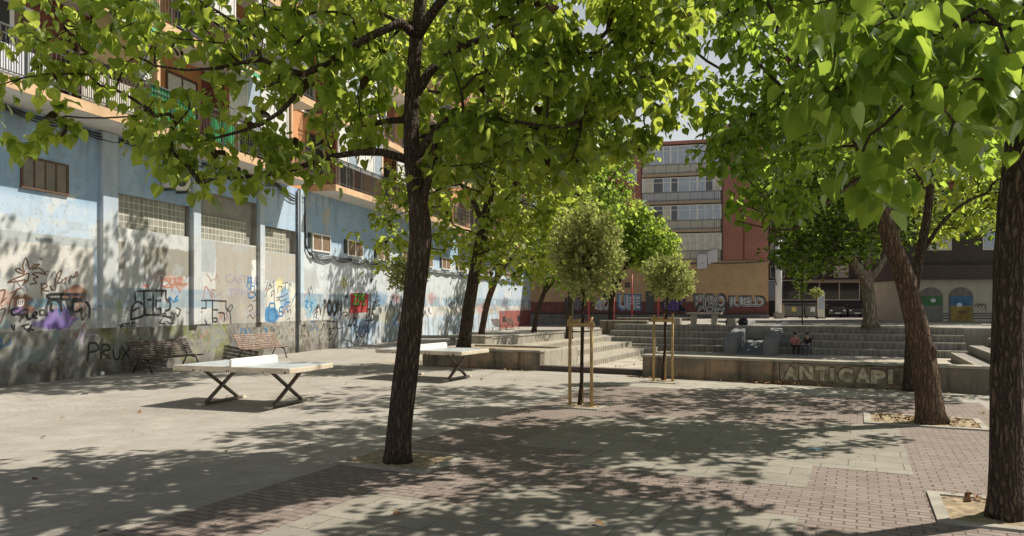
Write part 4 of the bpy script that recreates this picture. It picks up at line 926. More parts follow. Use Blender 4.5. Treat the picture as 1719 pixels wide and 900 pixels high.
# ================================================================== trees
def catmull(P, step):
    """resample a polyline of (x,y,z,r) smoothly"""
    P = np.array(P, float); out = []
    for i in range(len(P)-1):
        p0, p1, p2, p3 = P[max(i-1, 0)], P[i], P[i+1], P[min(i+2, len(P)-1)]
        n = max(1, int(np.linalg.norm(p2[:3]-p1[:3])/step))
        for k in range(n):
            t = k/n; out.append(.5*(2*p1+(p2-p0)*t+(2*p0-5*p1+4*p2-p3)*t*t+(3*p1-p0-3*p2+p3)*t**3))
    out.append(P[-1]); return np.array(out)
# a heart-shaped leaf folded along its midrib: base at origin, tip at y=1
LV = np.array([[0,0,0],[0,.5,-.02],[0,1,-.16],[-.36,-.07,.05],[-.47,.28,.09],[-.27,.68,.0],[.36,-.07,.05],[.47,.28,.09],[.27,.68,.0]])
LF = np.array([[0,1,4,3],[1,2,5,4],[0,6,7,1],[1,7,8,2]])
_st = [(-.09, .22), (-.03, .36), (.10, .47), (.28, .50), (.46, .43), (.63, .30), (.78, .17), (.90, .07), (1.0, .0)]
HV = np.array([[w_*c, y+(.09*(1-abs(c)) if i == 0 else (.04*(1-abs(c)) if i == 1 else 0)), abs(w_*c)*.22-.02-.16*max(0, y)**2+(.03*math.sin(9*y+2*c) if abs(c) == 1 else 0)] for i, (y, w_) in enumerate(_st) for c in (-1, -.5, 0, .5, 1)])
HF = np.array([[i*5+j, i*5+j+1, (i+1)*5+j+1, (i+1)*5+j] for i in range(len(_st)-1) for j in range(4)])
HVEIN = np.array([1. if c == 0 else 0. for _ in _st for c in range(-2, 3)])
SV = np.array([[0,0,0],[-.2,.45,.05],[0,1,-.05],[.2,.45,.05]]); SF = np.array([[0,3,2,1]])
LOBE = np.array([[0,0,0],[0,.5,-.02],[0,1,-.12],[-.4,.0,.04],[-.62,.5,.05],[-.22,.5,.03],[.4,.0,.04],[.62,.5,.05],[.22,.5,.03]])   # plane-like lobed leaf
def leaf_mesh(name, pos, axis, normal, size, var, tmpl, mat):
    LVx, LFx = tmpl; n = len(pos)
    axis = axis/np.linalg.norm(axis, axis=1, keepdims=True)
    side = np.cross(axis, normal); side /= np.linalg.norm(side, axis=1, keepdims=True)+1e-9
    nrm = np.cross(side, axis)
    k = len(LVx)
    curl = RNG.uniform(.3, 2.2, (n, 1)); wid = RNG.uniform(.8, 1.15, (n, 1))
    bend = RNG.normal(0, .14, (n, 1)); tw = RNG.normal(0, .25, (n, 1)); XX = LVx[None, :, 0]*wid+bend*LVx[None, :, 1]**2; ZZ = LVx[None, :, 2]*curl+tw*LVx[None, :, 0]*LVx[None, :, 1]
    V = pos[:, None, :]+size[:, None, None]*(XX[..., None]*side[:, None, :]+LVx[None, :, 1, None]*axis[:, None, :]+ZZ[..., None]*nrm[:, None, :])
    fq = (LFx[None]+(np.arange(n)*k)[:, None, None]).reshape(-1, LFx.shape[1])
    me = np_mesh(name, V.reshape(-1, 3), fq, LFx.shape[1], [mat], True)
    at = me.attributes.new('leafvar', 'FLOAT', 'POINT'); at.data.foreach_set('value', np.repeat(var, k).astype(np.float32))
    if LVx is HV: me.attributes.new('leafxy', 'FLOAT_VECTOR', 'POINT').data.foreach_set('vector', np.tile(HV*np.array([1, 1, 0]), (n, 1)).astype(np.float32).ravel())
    if LVx is HV: me.attributes.new('vein', 'FLOAT', 'POINT').data.foreach_set('value', np.tile(HVEIN, n).astype(np.float32))
    o = bpy.data.objects.new(name, me); COL.objects.link(o); return o
def make_tree(label, trunk, limbs, blobs, bark='bark', leafm='leaf', lsize=(.15, .25), nleaf=(7, 12), cl_r=.3, seed=1, name='tree', group='shade trees of the square',
              zmin=2.6, tmpl='heart', twig_r=.006, sides=14, step=.22, droop=.5, wob=.06, maxr=.09, clear=0., knots=(), brown=.015, thick=1.):
    rng = np.random.default_rng(seed)
    base = np.array(trunk[0][:3])
    t = thing(name, label, 'tree', tuple(base), 0, group)
    pos, par, rad, fixed = [], [], [], []
    def add(P, parent):
        for p in P:
            pos.append(p[:3]-base); par.append(parent); rad.append(p[3]); fixed.append(True); parent = len(pos)-1
        return parent
    add(catmull(trunk, step)*np.array([1, 1, 1, thick]), -1)
    for L in limbs:
        P = catmull(L, step); d = np.linalg.norm(np.array(pos)+base-P[0][:3], axis=1); j = int(d.argmin()); add(P[1:], j)
    axis0 = np.array(catmull(trunk, step))[:, :3]-base
    # crown targets
    T = []
    for (c, r, n) in blobs:
        k = 0
        while k < n:
            u = rng.uniform(-1, 1, 3); q = np.linalg.norm(u)
            if q > 1 or rng.random() > .35+.65*q: continue
            q_ = np.array(c)+u*np.array(r)-base; k += 1
            if clear:
                ax_ = axis0[np.abs(axis0[:, 2]-q_[2]).argmin()]
                if abs(q_[0]-ax_[0]) < clear and q_[1] < ax_[1]+.25 and rng.random() < .9: continue
            T.append(q_)
    T = np.array(T)
    axis_pts = np.array(pos)
    dmin = np.array([np.linalg.norm(axis_pts-p, axis=1).min() for p in T]); order = dmin.argsort()
    tips = []
    plen = [0.]*len(pos)
    for i in range(1, len(pos)): plen[i] = plen[par[i]]+np.linalg.norm(pos[i]-pos[par[i]])
    cap = len(pos)+80000; PA = np.zeros((cap, 3)); PL = np.zeros(cap); OK = np.zeros(cap, bool)
    nP = len(pos); PA[:nP] = pos; PL[:nP] = plen; OK[:nP] = PA[:nP, 2] > zmin-base[2]
    for ti in order:
        p = T[ti]; d = np.linalg.norm(PA[:nP]-p, axis=1)+.12*PL[:nP]; d[~OK[:nP]] = 1e9
        d += np.where(PA[:nP, 2] > p[2]+.3, .6*(PA[:nP, 2]-p[2]), 0)
        j = int(d.argmin()); a = PA[j].copy(); L = np.linalg.norm(p-a)
        if L < .05: tips.append((j, p)); continue
        n = max(2, int(L/.2)); pd = (a-PA[par[j]]) if par[j] >= 0 else np.array([0, 0, 1.]); pd = pd/(np.linalg.norm(pd)+1e-9)
        mid = a+(p-a)*.5+pd*L*.22+np.array([0, 0, -.04*L])+rng.normal(0, .05*L, 3)
        prev = j
        for k in range(1, n+1):
            s_ = k/n; q = (1-s_)**2*a+2*s_*(1-s_)*mid+s_*s_*p+(rng.normal(0, .014, 3) if k < n else 0)
            pos.append(q); par.append(prev); rad.append(0.); fixed.append(False); PA[nP] = q; PL[nP] = PL[prev]+L/n; OK[nP] = True; prev = nP; nP += 1
        tips.append((prev, p))
    N = len(pos); ntip = np.zeros(N)
    for j, p in tips: ntip[j] += 1
    for i in range(N-1, 0, -1):
        if par[i] >= 0: ntip[par[i]] += ntip[i]
    R = np.array([rad[i] if fixed[i] else min(maxr, twig_r*max(1, ntip[i])**.47) for i in range(N)])
    kids = [[] for _ in range(N)]
    for i in range(1, N):
        if par[i] >= 0: kids[par[i]].append(i)
    mb = MB(); stack = [(0, -1)]
    while stack:
        i, st = stack.pop(); ch = [i] if st < 0 else [st, i]
        while kids[ch[-1]]:
            ks = sorted(kids[ch[-1]], key=lambda q: (fixed[q] and not (fixed[ch[-1]] and q != ch[-1]+1), ntip[q], R[q]), reverse=True)
            for q in ks[1:]: stack.append((q, ch[-1]))
            ch.append(ks[0])
        rr_ = [R[q] for q in ch]
        if st >= 0: rr_[0] = min(R[st], rr_[1]*1.25)
        big = max(rr_)
        sd = sides if big > .09 else (8 if big > .04 else (5 if big > .012 else 3))
        P = [pos[q] for q in ch]
        if st < 0:                                    # root flare
            rr_ = [r*(1+.28*math.exp(-max(0, p[2])/.14)) for r, p in zip(rr_, P)]
            P = [p-np.array([0, 0, .05]) if k == 0 else p for k, p in enumerate(P)]
        mb.tube(P, rr_, sd, 0, wob if big > .05 else 0)
    for (kx, ky, kz, kr) in knots: mb.ell((kx-base[0], ky-base[1], kz-base[2]), (kr*.8, kr*.8, kr*1.5), 12, 8)
    tr = mb.build('trunk', bark, t, smooth=True)
    # leaves, whorled round each twig end and a few along it
    LP, LA, LN, LS = [], [], [], []
    for j, p in tips:
        m = rng.integers(nleaf[0], nleaf[1]+1); ctr = PA[j] if j < nP else p
        out = ctr-PA[par[j]]; az0 = rng.uniform(0, 2*PI)
        base_sz = rng.uniform(*lsize)
        for k in range(m):
            az = az0+2.4*k+rng.normal(0, .25); el = rng.normal(-.28*droop-.15, .38)
            dirv = np.array([math.cos(az)*math.cos(el), math.sin(az)*math.cos(el), math.sin(el)])
            pet = rng.uniform(.15, 1.)*cl_r
            q = ctr+dirv*pet*np.array([1, 1, .8])+np.array([0, 0, rng.normal(0, cl_r*.45)])
            ax = dirv+np.array([0, 0, -droop*rng.uniform(.2, 1.3)])+rng.normal(0, .22, 3)
            nn = np.array([0, 0, 1.])+rng.normal(0, .38, 3)+dirv*.25
            LP.append(q); LA.append(ax); LN.append(nn); LS.append(base_sz*rng.uniform(.65, 1.15))
    LP, LA, LN, LS = map(np.array, (LP, LA, LN, LS))
    var = np.clip(rng.normal(.5, .27, len(LP)), 0, 1); var[rng.random(len(LP)) < brown] = 1.2
    tm = {'heart': (LV, LF), 'hires': (HV, HF), 'small': (SV, SF), 'lobe': (LOBE, LF)}[tmpl]
    o = leaf_mesh('crown', LP, LA, LN, LS, var, tm, M[leafm]); o.parent = t
    return t
def pz(u, v, Y, r): p = PX(u, v, Y); return (p.x, p.y, p.z, r)

# the central dark trunk
Y1 = 9.28
make_tree('dark leaning trunk nearest the middle, standing in its own square soil pit', [pz(668,779,Y1,.185), pz(672,720,Y1,.178), pz(681,640,Y1,.172), pz(690,560,Y1,.165), pz(698,480,Y1,.16), pz(706,400,Y1,.165), pz(701,340,Y1,.14), pz(692,270,Y1,.125), pz(690,190,Y1+.05,.11), pz(696,90,Y1+.1,.10), pz(706,0,Y1+.1,.09), pz(712,-150,Y1+.1,.07), pz(716,-330,Y1,.04)],
    [[pz(690,275,Y1,.08), pz(640,255,Y1-.1,.05), pz(560,262,Y1-.2,.036), pz(490,285,Y1-.4,.032), pz(420,296,Y1-.5,.022), pz(360,300,Y1-.6,.014)],
     [pz(698,70,Y1,.06), pz(672,38,Y1-.1,.055), pz(622,60,Y1-.25,.048), pz(560,98,Y1-.4,.042), pz(510,126,Y1-.5,.038), pz(492,165,Y1-.5,.03), pz(440,208,Y1-.6,.022), pz(330,240,Y1-.7,.012)],
     [pz(505,132,Y1-.5,.04), pz(440,100,Y1-.6,.028), pz(360,115,Y1-.7,.02), pz(260,110,Y1-.8,.014), pz(160,45,Y1-.9,.008)],
     [pz(692,170,Y1,.075), pz(740,100,Y1+.3,.055), pz(840,60,Y1+.5,.04), pz(960,90,Y1+.7,.024), pz(1060,130,Y1+.8,.012)],
     [pz(694,270,Y1,.06), pz(760,190,Y1-.2,.04), pz(840,200,Y1-.4,.026), pz(930,215,Y1-.3,.014)],
     [pz(705,360,Y1,.06), pz(722,290,Y1-.2,.045), pz(735,210,Y1-.5,.03)],
     [pz(700,60,Y1,.07), pz(760,-20,Y1-.6,.05), pz(860,-90,Y1-1.2,.03)], [pz(704,0,Y1,.07), pz(640,-90,Y1+.6,.05), pz(560,-160,Y1+1.2,.03)], [pz(690,200,Y1,.05), pz(640,205,Y1+.6,.035), pz(590,220,Y1+1.2,.02)]],
    [((-3.9, 8.9, 4.75), (2.0, 1.1, 1.05), 54), ((-5.55, 8.5, 4.5), (.62, .55, .75), 10), ((-5.0, 8.7, 5.5), (1., .9, .8), 12), ((-3.2, 9.0, 5.9), (2.2, 1.6, .9), 40), ((-3.3, 8.6, 3.75), (1.3, .6, .35), 22),
     ((-.6, 9.5, 5.0), (2.0, 1.7, 1.1), 130), ((-.3, 9.5, 3.9), (1.3, 1.2, .55), 56), ((1.35, 9.9, 4.9), (1.25, 1.3, 1.0), 80), ((.9, 9.6, 5.8), (1.6, 1.6, .8), 50), ((-.6, 9.3, 7.0), (3.2, 2.7, 1.4), 90), ((-.2, 9.3, 8.6), (2.0, 2.0, .9), 24), ((1.95, 9.6, 5.6), (.7, .8, .9), 20), ((1.6, 10.8, 7.2), (1.9, 1.8, 1.1), 60), ((-2.3, 9.3, 4.9), (.9, .9, 1.2), 34), ((-2.2, 9.5, 6.0), (1.2, 1.0, .7), 24), ((.8, 8.2, 6.5), (1.8, 1.1, .8), 56)],
    lsize=(.10, .195), nleaf=(10, 17), cl_r=.22, seed=11, maxr=.03, clear=.45, droop=.85, tmpl='hires', brown=.02, thick=.87, wob=.10, twig_r=.0055)
# leaning brown trunk on the right
Y2 = 12.36
make_tree('brown trunk with a big scar leaning left, in the wide soil pit on the right', [pz(1562,714,Y2,.26), pz(1556,660,Y2,.235), pz(1549,600,Y2,.225), pz(1537,540,Y2,.205), pz(1520,470,Y2,.185), pz(1500,415,Y2,.165), pz(1483,360,Y2,.15), pz(1478,310,Y2,.12), pz(1484,240,Y2+.1,.10), pz(1492,120,Y2+.2,.085), pz(1500,0,Y2+.2,.07), pz(1510,-160,Y2+.2,.04)],
    [[pz(1482,345,Y2,.11), pz(1462,290,Y2-.2,.085), pz(1430,220,Y2-.5,.06), pz(1380,150,Y2-.8,.045), pz(1300,80,Y2-1,.025)],
     [pz(1490,200,Y2,.07), pz(1540,120,Y2+.3,.05), pz(1620,40,Y2+.6,.03)],
     [pz(1460,290,Y2-.2,.05), pz(1400,330,Y2-.5,.03), pz(1330,385,Y2-.6,.018), pz(1240,372,Y2-.7,.01)], [pz(1425,215,Y2-.5,.05), pz(1340,205,Y2-.3,.035), pz(1240,190,Y2-.2,.02), pz(1190,215,Y2,.01)]],
    [((4.3, 12., 6.2), (1.5, 1.9, 1.5), 100), ((6.6, 12.7, 5.9), (2.2, 1.8, 1.0), 76), ((4.0, 11.8, 4.75), (1.1, 1.2, .7), 26), ((4.2, 11.7, 3.75), (.75, .5, .35), 17), ((6.4, 12.4, 7.2), (3.0, 2.6, 1.8), 150), ((5.6, 12.2, 4.9), (1.8, 1.6, .9), 66), ((7.8, 12.6, 5.6), (2., 2., 1.3), 70), ((3.6, 12.2, 7.4), (.9, 1.8, .7), 24), ((2.9, 13.2, 8.0), (1.5, 1.7, 1.0), 44), ((5., 13.8, 8.8), (2.4, 2., 1.2), 90)],
    bark='bark2', lsize=(.11, .20), nleaf=(11, 17), cl_r=.25, seed=12, maxr=.03, droop=.75, tmpl='hires', brown=.004, thick=.86, wob=.10, leafm='leaf_far', knots=[(PX(1565,590,Y2).x-.06, Y2-.12, PX(1565,590,Y2).z, .085), (PX(1550,612,Y2).x, Y2-.15, PX(1556,612,Y2).z, .09)])
# near trunk at the right edge
Y3 = 6.85
make_tree('dark trunk at the right edge with large low hanging leaves', [pz(1687,874,Y3,.165), pz(1688,780,Y3,.155), pz(1688,680,Y3,.15), pz(1692,560,Y3,.148), pz(1697,440,Y3,.145), pz(1704,340,Y3,.14), pz(1712,250,Y3,.13), pz(1724,120,Y3,.11), pz(1740,-100,Y3,.09), pz(1750,-300,Y3,.06), pz(1755,-480,Y3,.03)],
    [[pz(1712,230,Y3,.07), pz(1690,120,Y3-.5,.05), pz(1640,40,Y3-1.1,.035), pz(1560,60,Y3-1.7,.022), pz(1480,120,Y3-1.9,.012)], [pz(1716,190,Y3,.06), pz(1660,60,Y3-.1,.045), pz(1560,-40,Y3,.03), pz(1450,-60,Y3+.2,.018)], [pz(1730,0,Y3,.06), pz(1640,-160,Y3-.8,.04), pz(1500,-260,Y3-1.4,.02)]],
    [((2.55, 5.1, 3.35), (.55, .5, .45), 11), ((3.2, 5.1, 3.6), (.75, .55, .45), 16), ((2.3, 4.9, 3.8), (.4, .4, .35), 10), ((3.9, 5.9, 3.75), (.8, .6, .5), 15), ((4.3, 6.3, 4.3), (1.2, 1.2, .7), 36), ((3.3, 5.6, 4.6), (1.3, .9, .6), 12), ((5.0, 7.4, 6.4), (2.2, 1.9, 1.4), 105), ((4.6, 8.7, 5.7), (2.0, 1.3, .7), 64), ((2.8, 6.0, 5.8), (1.3, 1.3, .9), 36), ((4.5, 5.2, 3.35), (.5, .6, .4), 7)],
    lsize=(.11, .23), nleaf=(9, 14), cl_r=.29, seed=13, droop=1.1, tmpl='hires', brown=0, thick=.9, maxr=.026, leafm='leaf_near', zmin=3.4, wob=.10)
# dark trunk behind the leaning one
Y9 = 17.1
make_tree('thin dark trunk against the low wall, half hidden behind the leaning brown trunk', [pz(1525,657,Y9,.12), pz(1527,600,Y9,.115), pz(1532,520,Y9,.11), pz(1540,450,Y9,.105), pz(1550,400,Y9,.10), pz(1560,330,Y9,.09), pz(1566,200,Y9,.07), pz(1570,50,Y9,.05)],
    [[pz(1545,430,Y9,.06), pz(1585,370,Y9,.045), pz(1640,330,Y9+.2,.03), pz(1710,320,Y9+.4,.018)], [pz(1560,330,Y9,.05), pz(1520,260,Y9,.035), pz(1470,220,Y9+.3,.02)]],
    [((11.2, 17.6, 4.4), (1.9, 1.6, .75), 52), ((10.4, 17.2, 6.2), (3., 2.4, 1.3), 125), ((12.6, 17.8, 5.4), (1.8, 1.8, 1.2), 44), ((9.8, 17.0, 8.2), (2.6, 2.4, 1.2), 60), ((5.6, 18.8, 10.6), (3.0, 2.4, 1.5), 90), ((8., 19., 11.), (2.5, 2.4, 1.5), 60)], lsize=(.15, .23), nleaf=(9, 14), cl_r=.3, seed=14, maxr=.03, leafm='leaf', zmin=3.2)
# plane tree far right
make_tree('thick pale plane trunk with a wide crown on the upper level behind the steps', [pz(1461,549,42.7,.42), pz(1460,520,42.7,.37), pz(1457,490,42.7,.36), pz(1455,470,42.7,.36)],
    [[pz(1455,472,42.7,.3), pz(1440,450,42.5,.25), pz(1415,410,42,.18), pz(1380,370,41.5,.12), pz(1340,330,41,.08)], [pz(1457,472,42.7,.28), pz(1480,440,42.9,.22), pz(1500,400,43,.16), pz(1530,350,43.3,.1)], [pz(1456,472,42.7,.25), pz(1455,430,42.5,.2), pz(1458,350,42.3,.14), pz(1460,250,42,.08)]],
    [((18.2, 42, 6.4), (3.6, 3.6, 1.7), 90), ((19.5, 42.3, 9.), (4.5, 4., 2.5), 120), ((24, 43, 8.), (4., 4., 2.2), 80), ((22, 42, 12.5), (5., 4.5, 2.6), 100), ((18.5, 46.5, 10), (3.6, 3, 2.4), 80), ((28, 45, 11), (4, 4, 3), 90), ((17.3, 44, 9.3), (2.6, 2.6, 1.7), 70), ((17.4, 41.5, 5.1), (3.0, 2.4, .9), 66)],
    bark='bark3', lsize=(.22, .34), nleaf=(14, 22), cl_r=.7, seed=15, tmpl='lobe', leafm='leaf_far', zmin=4.4, step=.5, twig_r=.012, maxr=.12, group='far trees beyond the sunken court')
# planter tree with the dark leaning trunk
Y4 = 24.8
make_tree('dark leaning trunk growing out of the low concrete planter', [pz(778,587,Y4,.24), pz(781,565,Y4,.215), pz(790,500,Y4,.21), pz(798,450,Y4,.20), pz(806,410,Y4,.20), pz(818,350,Y4,.16), pz(828,290,Y4,.13), pz(836,200,Y4,.09)],
    [[pz(808,400,Y4,.12), pz(840,350,Y4+.3,.09), pz(880,300,Y4+.5,.06), pz(920,250,Y4+.6,.03)], [pz(812,380,Y4,.1), pz(790,330,Y4-.3,.08), pz(755,290,Y4-.5,.05), pz(720,260,Y4-.6,.03)]],
    [((-.3, 24.8, 6.4), (2.3, 2.2, 1.4), 80), ((.4, 24.6, 4.4), (1.7, 1.5, 1.0), 62), ((-1.9, 24.4, 4.2), (.8, .9, .7), 16), ((-2.6, 24.6, 6.), (1.2, 1.4, 1.2), 26), ((1.7, 24.8, 5.6), (1.2, 1.4, 1.4), 44), ((.3, 24.8, 8.4), (2.4, 2.2, 1.3), 60), ((-.9, 24.4, 3.2), (.55, .5, .4), 7), ((-4.4, 24.8, 4.4), (.9, .9, 1.2), 22), ((-3.6, 24.8, 6.0), (1., 1., 1.), 18), ((-2.4, 24.4, 10.8), (3., 2.4, 1.8), 120), ((-2.2, 24.2, 13.6), (2.8, 2.6, 1.7), 80), ((-4.6, 23.6, 11.), (1.6, 2., 1.4), 60), ((-3.4, 21.0, 10.2), (2.6, 2.0, 1.4), 115), ((-3.6, 20.6, 12.6), (2.4, 2., 1.2), 85)], lsize=(.16, .25), nleaf=(10, 16), cl_r=.36, seed=16, leafm='leaf', zmin=2.9, maxr=.05)
Y5 = 39.
make_tree('brown curved trunk rising behind the end block of the seat wall', [pz(806,575,Y5,.2), pz(810,550,Y5,.17), pz(818,510,Y5,.165), pz(830,475,Y5,.16), pz(842,448,Y5,.15), pz(852,410,Y5,.12), pz(862,360,Y5,.09)],
    [[pz(838,458,Y5,.12), pz(858,435,Y5+.3,.09), pz(885,400,Y5+.5,.06)]],
    [((.5, 39, 5.2), (2.2, 2., 1.5), 60), ((-1.4, 38.8, 4.9), (1.4, 1.5, 1.2), 30), ((2.4, 39, 5.4), (1.6, 1.6, 1.6), 46), ((1., 39, 8.), (3.2, 2.6, 1.6), 70), ((1.2, 38.6, 3.8), (1.4, 1.1, .6), 20), ((.4, 39, 11.2), (3., 2.6, 1.8), 70), ((.2, 39, 14), (2.6, 2.6, 1.6), 50)], bark='bark2', lsize=(.18, .27), nleaf=(12, 18), cl_r=.5, seed=17, leafm='leaf', zmin=3, maxr=.05)
Y6 = 55.
make_tree('thin dark trunk on the promenade near the far red dado', [pz(896,558,Y6,.19), pz(900,535,Y6,.17), pz(906,510,Y6,.165), pz(914,490,Y6,.16), pz(922,450,Y6,.13), pz(930,400,Y6,.1)],
    [[pz(912,495,Y6,.12), pz(935,465,Y6,.09), pz(960,430,Y6,.06)]],
    [((3.3, 55, 7.), (2.8, 2.4, 2.2), 90), ((3.5, 55, 4.6), (1.9, 1.6, 1.), 30), ((4.6, 54, 11), (3.2, 2.8, 2.6), 100)], lsize=(.22, .32), nleaf=(13, 20), cl_r=.7, seed=18, zmin=3.6, leafm='leaf_far', step=.4, maxr=.08, group='far trees beyond the sunken court')
Y10 = 44.
make_tree('tall dense dark tree rising behind the larger lollipop shrub', [pz(955,569,Y10,.22), pz(957,520,Y10,.2), pz(962,450,Y10,.18), pz(970,350,Y10,.14), pz(978,200,Y10,.09), pz(985,100,Y10,.05)],
    [[pz(965,400,Y10,.1), pz(1000,340,Y10,.07), pz(1040,280,Y10,.04)], [pz(966,380,Y10,.1), pz(930,320,Y10,.07), pz(890,270,Y10,.04)]],
    [((4.3, 44, 7.0), (2.6, 2.4, 2.2), 110), ((5.2, 44, 10.6), (2.6, 2.6, 2.4), 120), ((2.6, 44, 10.), (2.6, 2.4, 2.4), 90), ((4.6, 44, 13.6), (2.6, 2.4, 1.8), 80)], lsize=(.17, .26), nleaf=(16, 24), cl_r=.6, seed=19, zmin=4.5, leafm='leaf_far', step=.4, maxr=.07, group='far trees beyond the sunken court')
Y7 = 60.
make_tree('rounded bright green tree in full sun before the rose brick block', [pz(1026,554,Y7,.24), pz(1025,530,Y7,.2), pz(1027,500,Y7,.2), pz(1040,470,Y7,.18), pz(1060,430,Y7,.14), pz(1075,390,Y7,.09)],
    [[pz(1035,482,Y7,.14), pz(1010,440,Y7,.1), pz(990,400,Y7,.06)]],
    [((10.6, 60, 7.6), (2.4, 2.4, 2.3), 150), ((11.6, 59.5, 6.6), (2., 2., 1.6), 90), ((9., 60, 9.), (2.2, 2.2, 2.), 80), ((8., 60, 6.4), (1.6, 1.8, 1.5), 50)], lsize=(.24, .36), nleaf=(14, 20), cl_r=.6, seed=20, zmin=3.8, leafm='leaf_bright', step=.4, maxr=.08, group='far trees beyond the sunken court')
# two more crowns fill the top right, far behind
make_tree('tall dark tree behind the plane tree, in front of the shop', [pz(1694,543,52,.25), pz(1694,500,52,.22), pz(1692,430,52,.2), pz(1680,300,52,.14), pz(1670,150,52,.07)], [],
    [((31, 52, 9.), (4.5, 3.5, 2.4), 90), ((30, 52, 13.), (5., 4., 2.8), 100), ((37, 52, 11.), (4., 4., 3.), 70)], lsize=(.24, .36), nleaf=(14, 20), cl_r=.8, seed=21, zmin=5.5, leafm='leaf_far', step=.5, maxr=.1, tmpl='lobe', group='far trees beyond the sunken court')

# lollipop shrubs tied to stakes
def lollipop(label, u, v, uc, vc, ru, rv, seed, n, leafm='leaf_var', ls=(.07, .12), z=0., dense=True, name='standard_shrub', topw=1.):
    b = GP(u, v, z); ppm = F/b.y; c = PX(uc, vc, b.y); rx, rz = ru/ppm, rv/ppm
    t = thing(name, label, 'shrub', tuple(b), 0, 'clipped standard shrubs on thin stems')
    rng = np.random.default_rng(seed); loc = np.array(c-b)
    mb = MB(); P = [(0, 0, -.03)]+[(loc[0]*k/6+rng.normal(0, .012), rng.normal(0, .012), (loc[2])*k/6) for k in range(1, 7)]
    mb.tube(P, [.042, .038, .036, .034, .032, .03, .018], 9, wob=.05)
    ends = []
    for k in range(46):
        a = rng.normal(size=3); a /= np.linalg.norm(a); a[2] = abs(a[2])*.9-.25
        e = loc+a*np.array([rx, rx, rz])*rng.uniform(.6, .95); s_ = np.array(P[-2])+rng.normal(0, .02, 3)
        m_ = (s_+e)/2+np.array([0, 0, .05]); mb.tube([s_, m_, e], [.011, .007, .003], 4); ends.append(e)
    mb.build('trunk', 'bark', t, smooth=True)
    ns = n//10; Ds = rng.normal(size=(ns, 3)); Ds /= np.linalg.norm(Ds, axis=1, keepdims=True); rs = rng.random(ns)**.36
    lump = 1+.09*np.sin(3.1*np.arctan2(Ds[:, 1], Ds[:, 0])+2.*Ds[:, 2]+seed)+.06*np.sin(5*Ds[:, 0]-4*Ds[:, 2]+seed*2)+rng.normal(0, .06, ns)
    lump = np.where(rng.random(ns) < .04, lump+.13, lump)
    Cs = loc+Ds*(rs*lump*.92)[:, None]*np.array([rx, rx, rz]); Cs[:, 2] -= np.where(Ds[:, 2] < -.3, rng.random(ns)*.14*rz, 0)
    Gs = Ds*np.array([1, 1, .7])+np.array([0, 0, .45])+rng.normal(0, .35, (ns, 3)); Gs /= np.linalg.norm(Gs, axis=1, keepdims=True)
    k_ = np.tile(np.arange(10), ns); D = np.repeat(Ds, 10, 0); rad = np.repeat(rs, 10); G = np.repeat(Gs, 10, 0); n = ns*10
    P_ = np.repeat(Cs, 10, 0)+G*((k_/9.-.5)*.20*ls[1]/.12)[:, None]
    A = G*.8+rng.normal(0, .6, (n, 3)); Nn = G+rng.normal(0, .5, (n, 3))
    tipv = np.clip(np.repeat(rng.normal(.42, .2, ns), 10)+rng.normal(0, .2, n), 0, 1)
    o = leaf_mesh('crown', P_, A, Nn, rng.uniform(*ls, n), tipv, (SV*np.array([1.25, 1, 1]), SF), M[leafm]); o.parent = t
    return t, b
def stakes(b, offs, h, label, bar_z, seed):
    t = thing('tree_stakes', label, 'tree stakes', tuple(b), AB_ROT, 'wooden stakes round the young shrubs')
    rng = random.Random(seed)
    for (x, y) in offs: MB().tube([(x, y, -.02), (x+rng.uniform(-.008, .008), y, h*.5), (x+rng.uniform(-.015, .015), y, h+rng.uniform(-.03, .03))], .032, 10, wob=.03).build('stake', 'stake', t, smooth=True)
    pts = offs+[offs[0]]
    for i in range(len(offs)):
        (x0, y0), (x1, y1) = pts[i], pts[i+1]; d = Vector((x1-x0, y1-y0, 0)).normalized()*.06
        MB().bar(Vector((x0, y0, bar_z+.035*i))-d, Vector((x1, y1, bar_z+.035*i))+d, .035, .065).build('cross_bar', 'stake', t)
    tb = MB(); tb.tube([(0, 0, bar_z-.14), (offs[0][0], offs[0][1], bar_z-.12)], .012, 5); tb.tube([(0, 0, bar_z-.14), (offs[1][0], offs[1][1], bar_z-.12)], .012, 5); tb.build('tie', 'cable', t)
L1, b1 = lollipop('larger variegated lollipop shrub in the middle of the paving', 972, 683, 985, 424, 62, 80, 3, 8500)
stakes(b1, [(-.17, -.05), (.27, -.02), (-.02, .22)], 1.78, 'three pale wooden stakes round the larger middle lollipop shrub', 1.62, 1)
L2, b2 = lollipop('smaller variegated lollipop shrub beside the end of the stained wall', 1112, 641, 1123, 466, 42, 36, 4, 5200)
stakes(b2, [(-.22, -.06), (.27, -.02), (.02, .22)], 1.78, 'three wooden stakes round the smaller lollipop shrub by the wall', 1.6, 2)
L3, b3 = lollipop('variegated lollipop shrub mostly hidden behind the central dark trunk', 683, 622, 685, 460, 35, 32, 5, 4500)
stakes(b3, [(-.2, -.05), (.25, -.02), (.02, .2)], 1.7, 'stakes of the shrub hidden behind the central dark trunk', 1.5, 3)
lollipop('tiny pale yellow topped shrub on a thin stem before the parked cars', 1372, 536, 1371, 492, 10, 8, 6, 1500, z=ZT, ls=(.10, .16))
t, b_ = lollipop('thin dark young tree with a narrow sparse crown near the dumpsters', 1347, 545, 1346, 460, 13, 42, 7, 900, z=ZT, leafm='leaf_far', ls=(.12, .2), name='young_tree'); t['category'] = 'tree'
yb = PX(1371, 470, 55); t = L_ = None

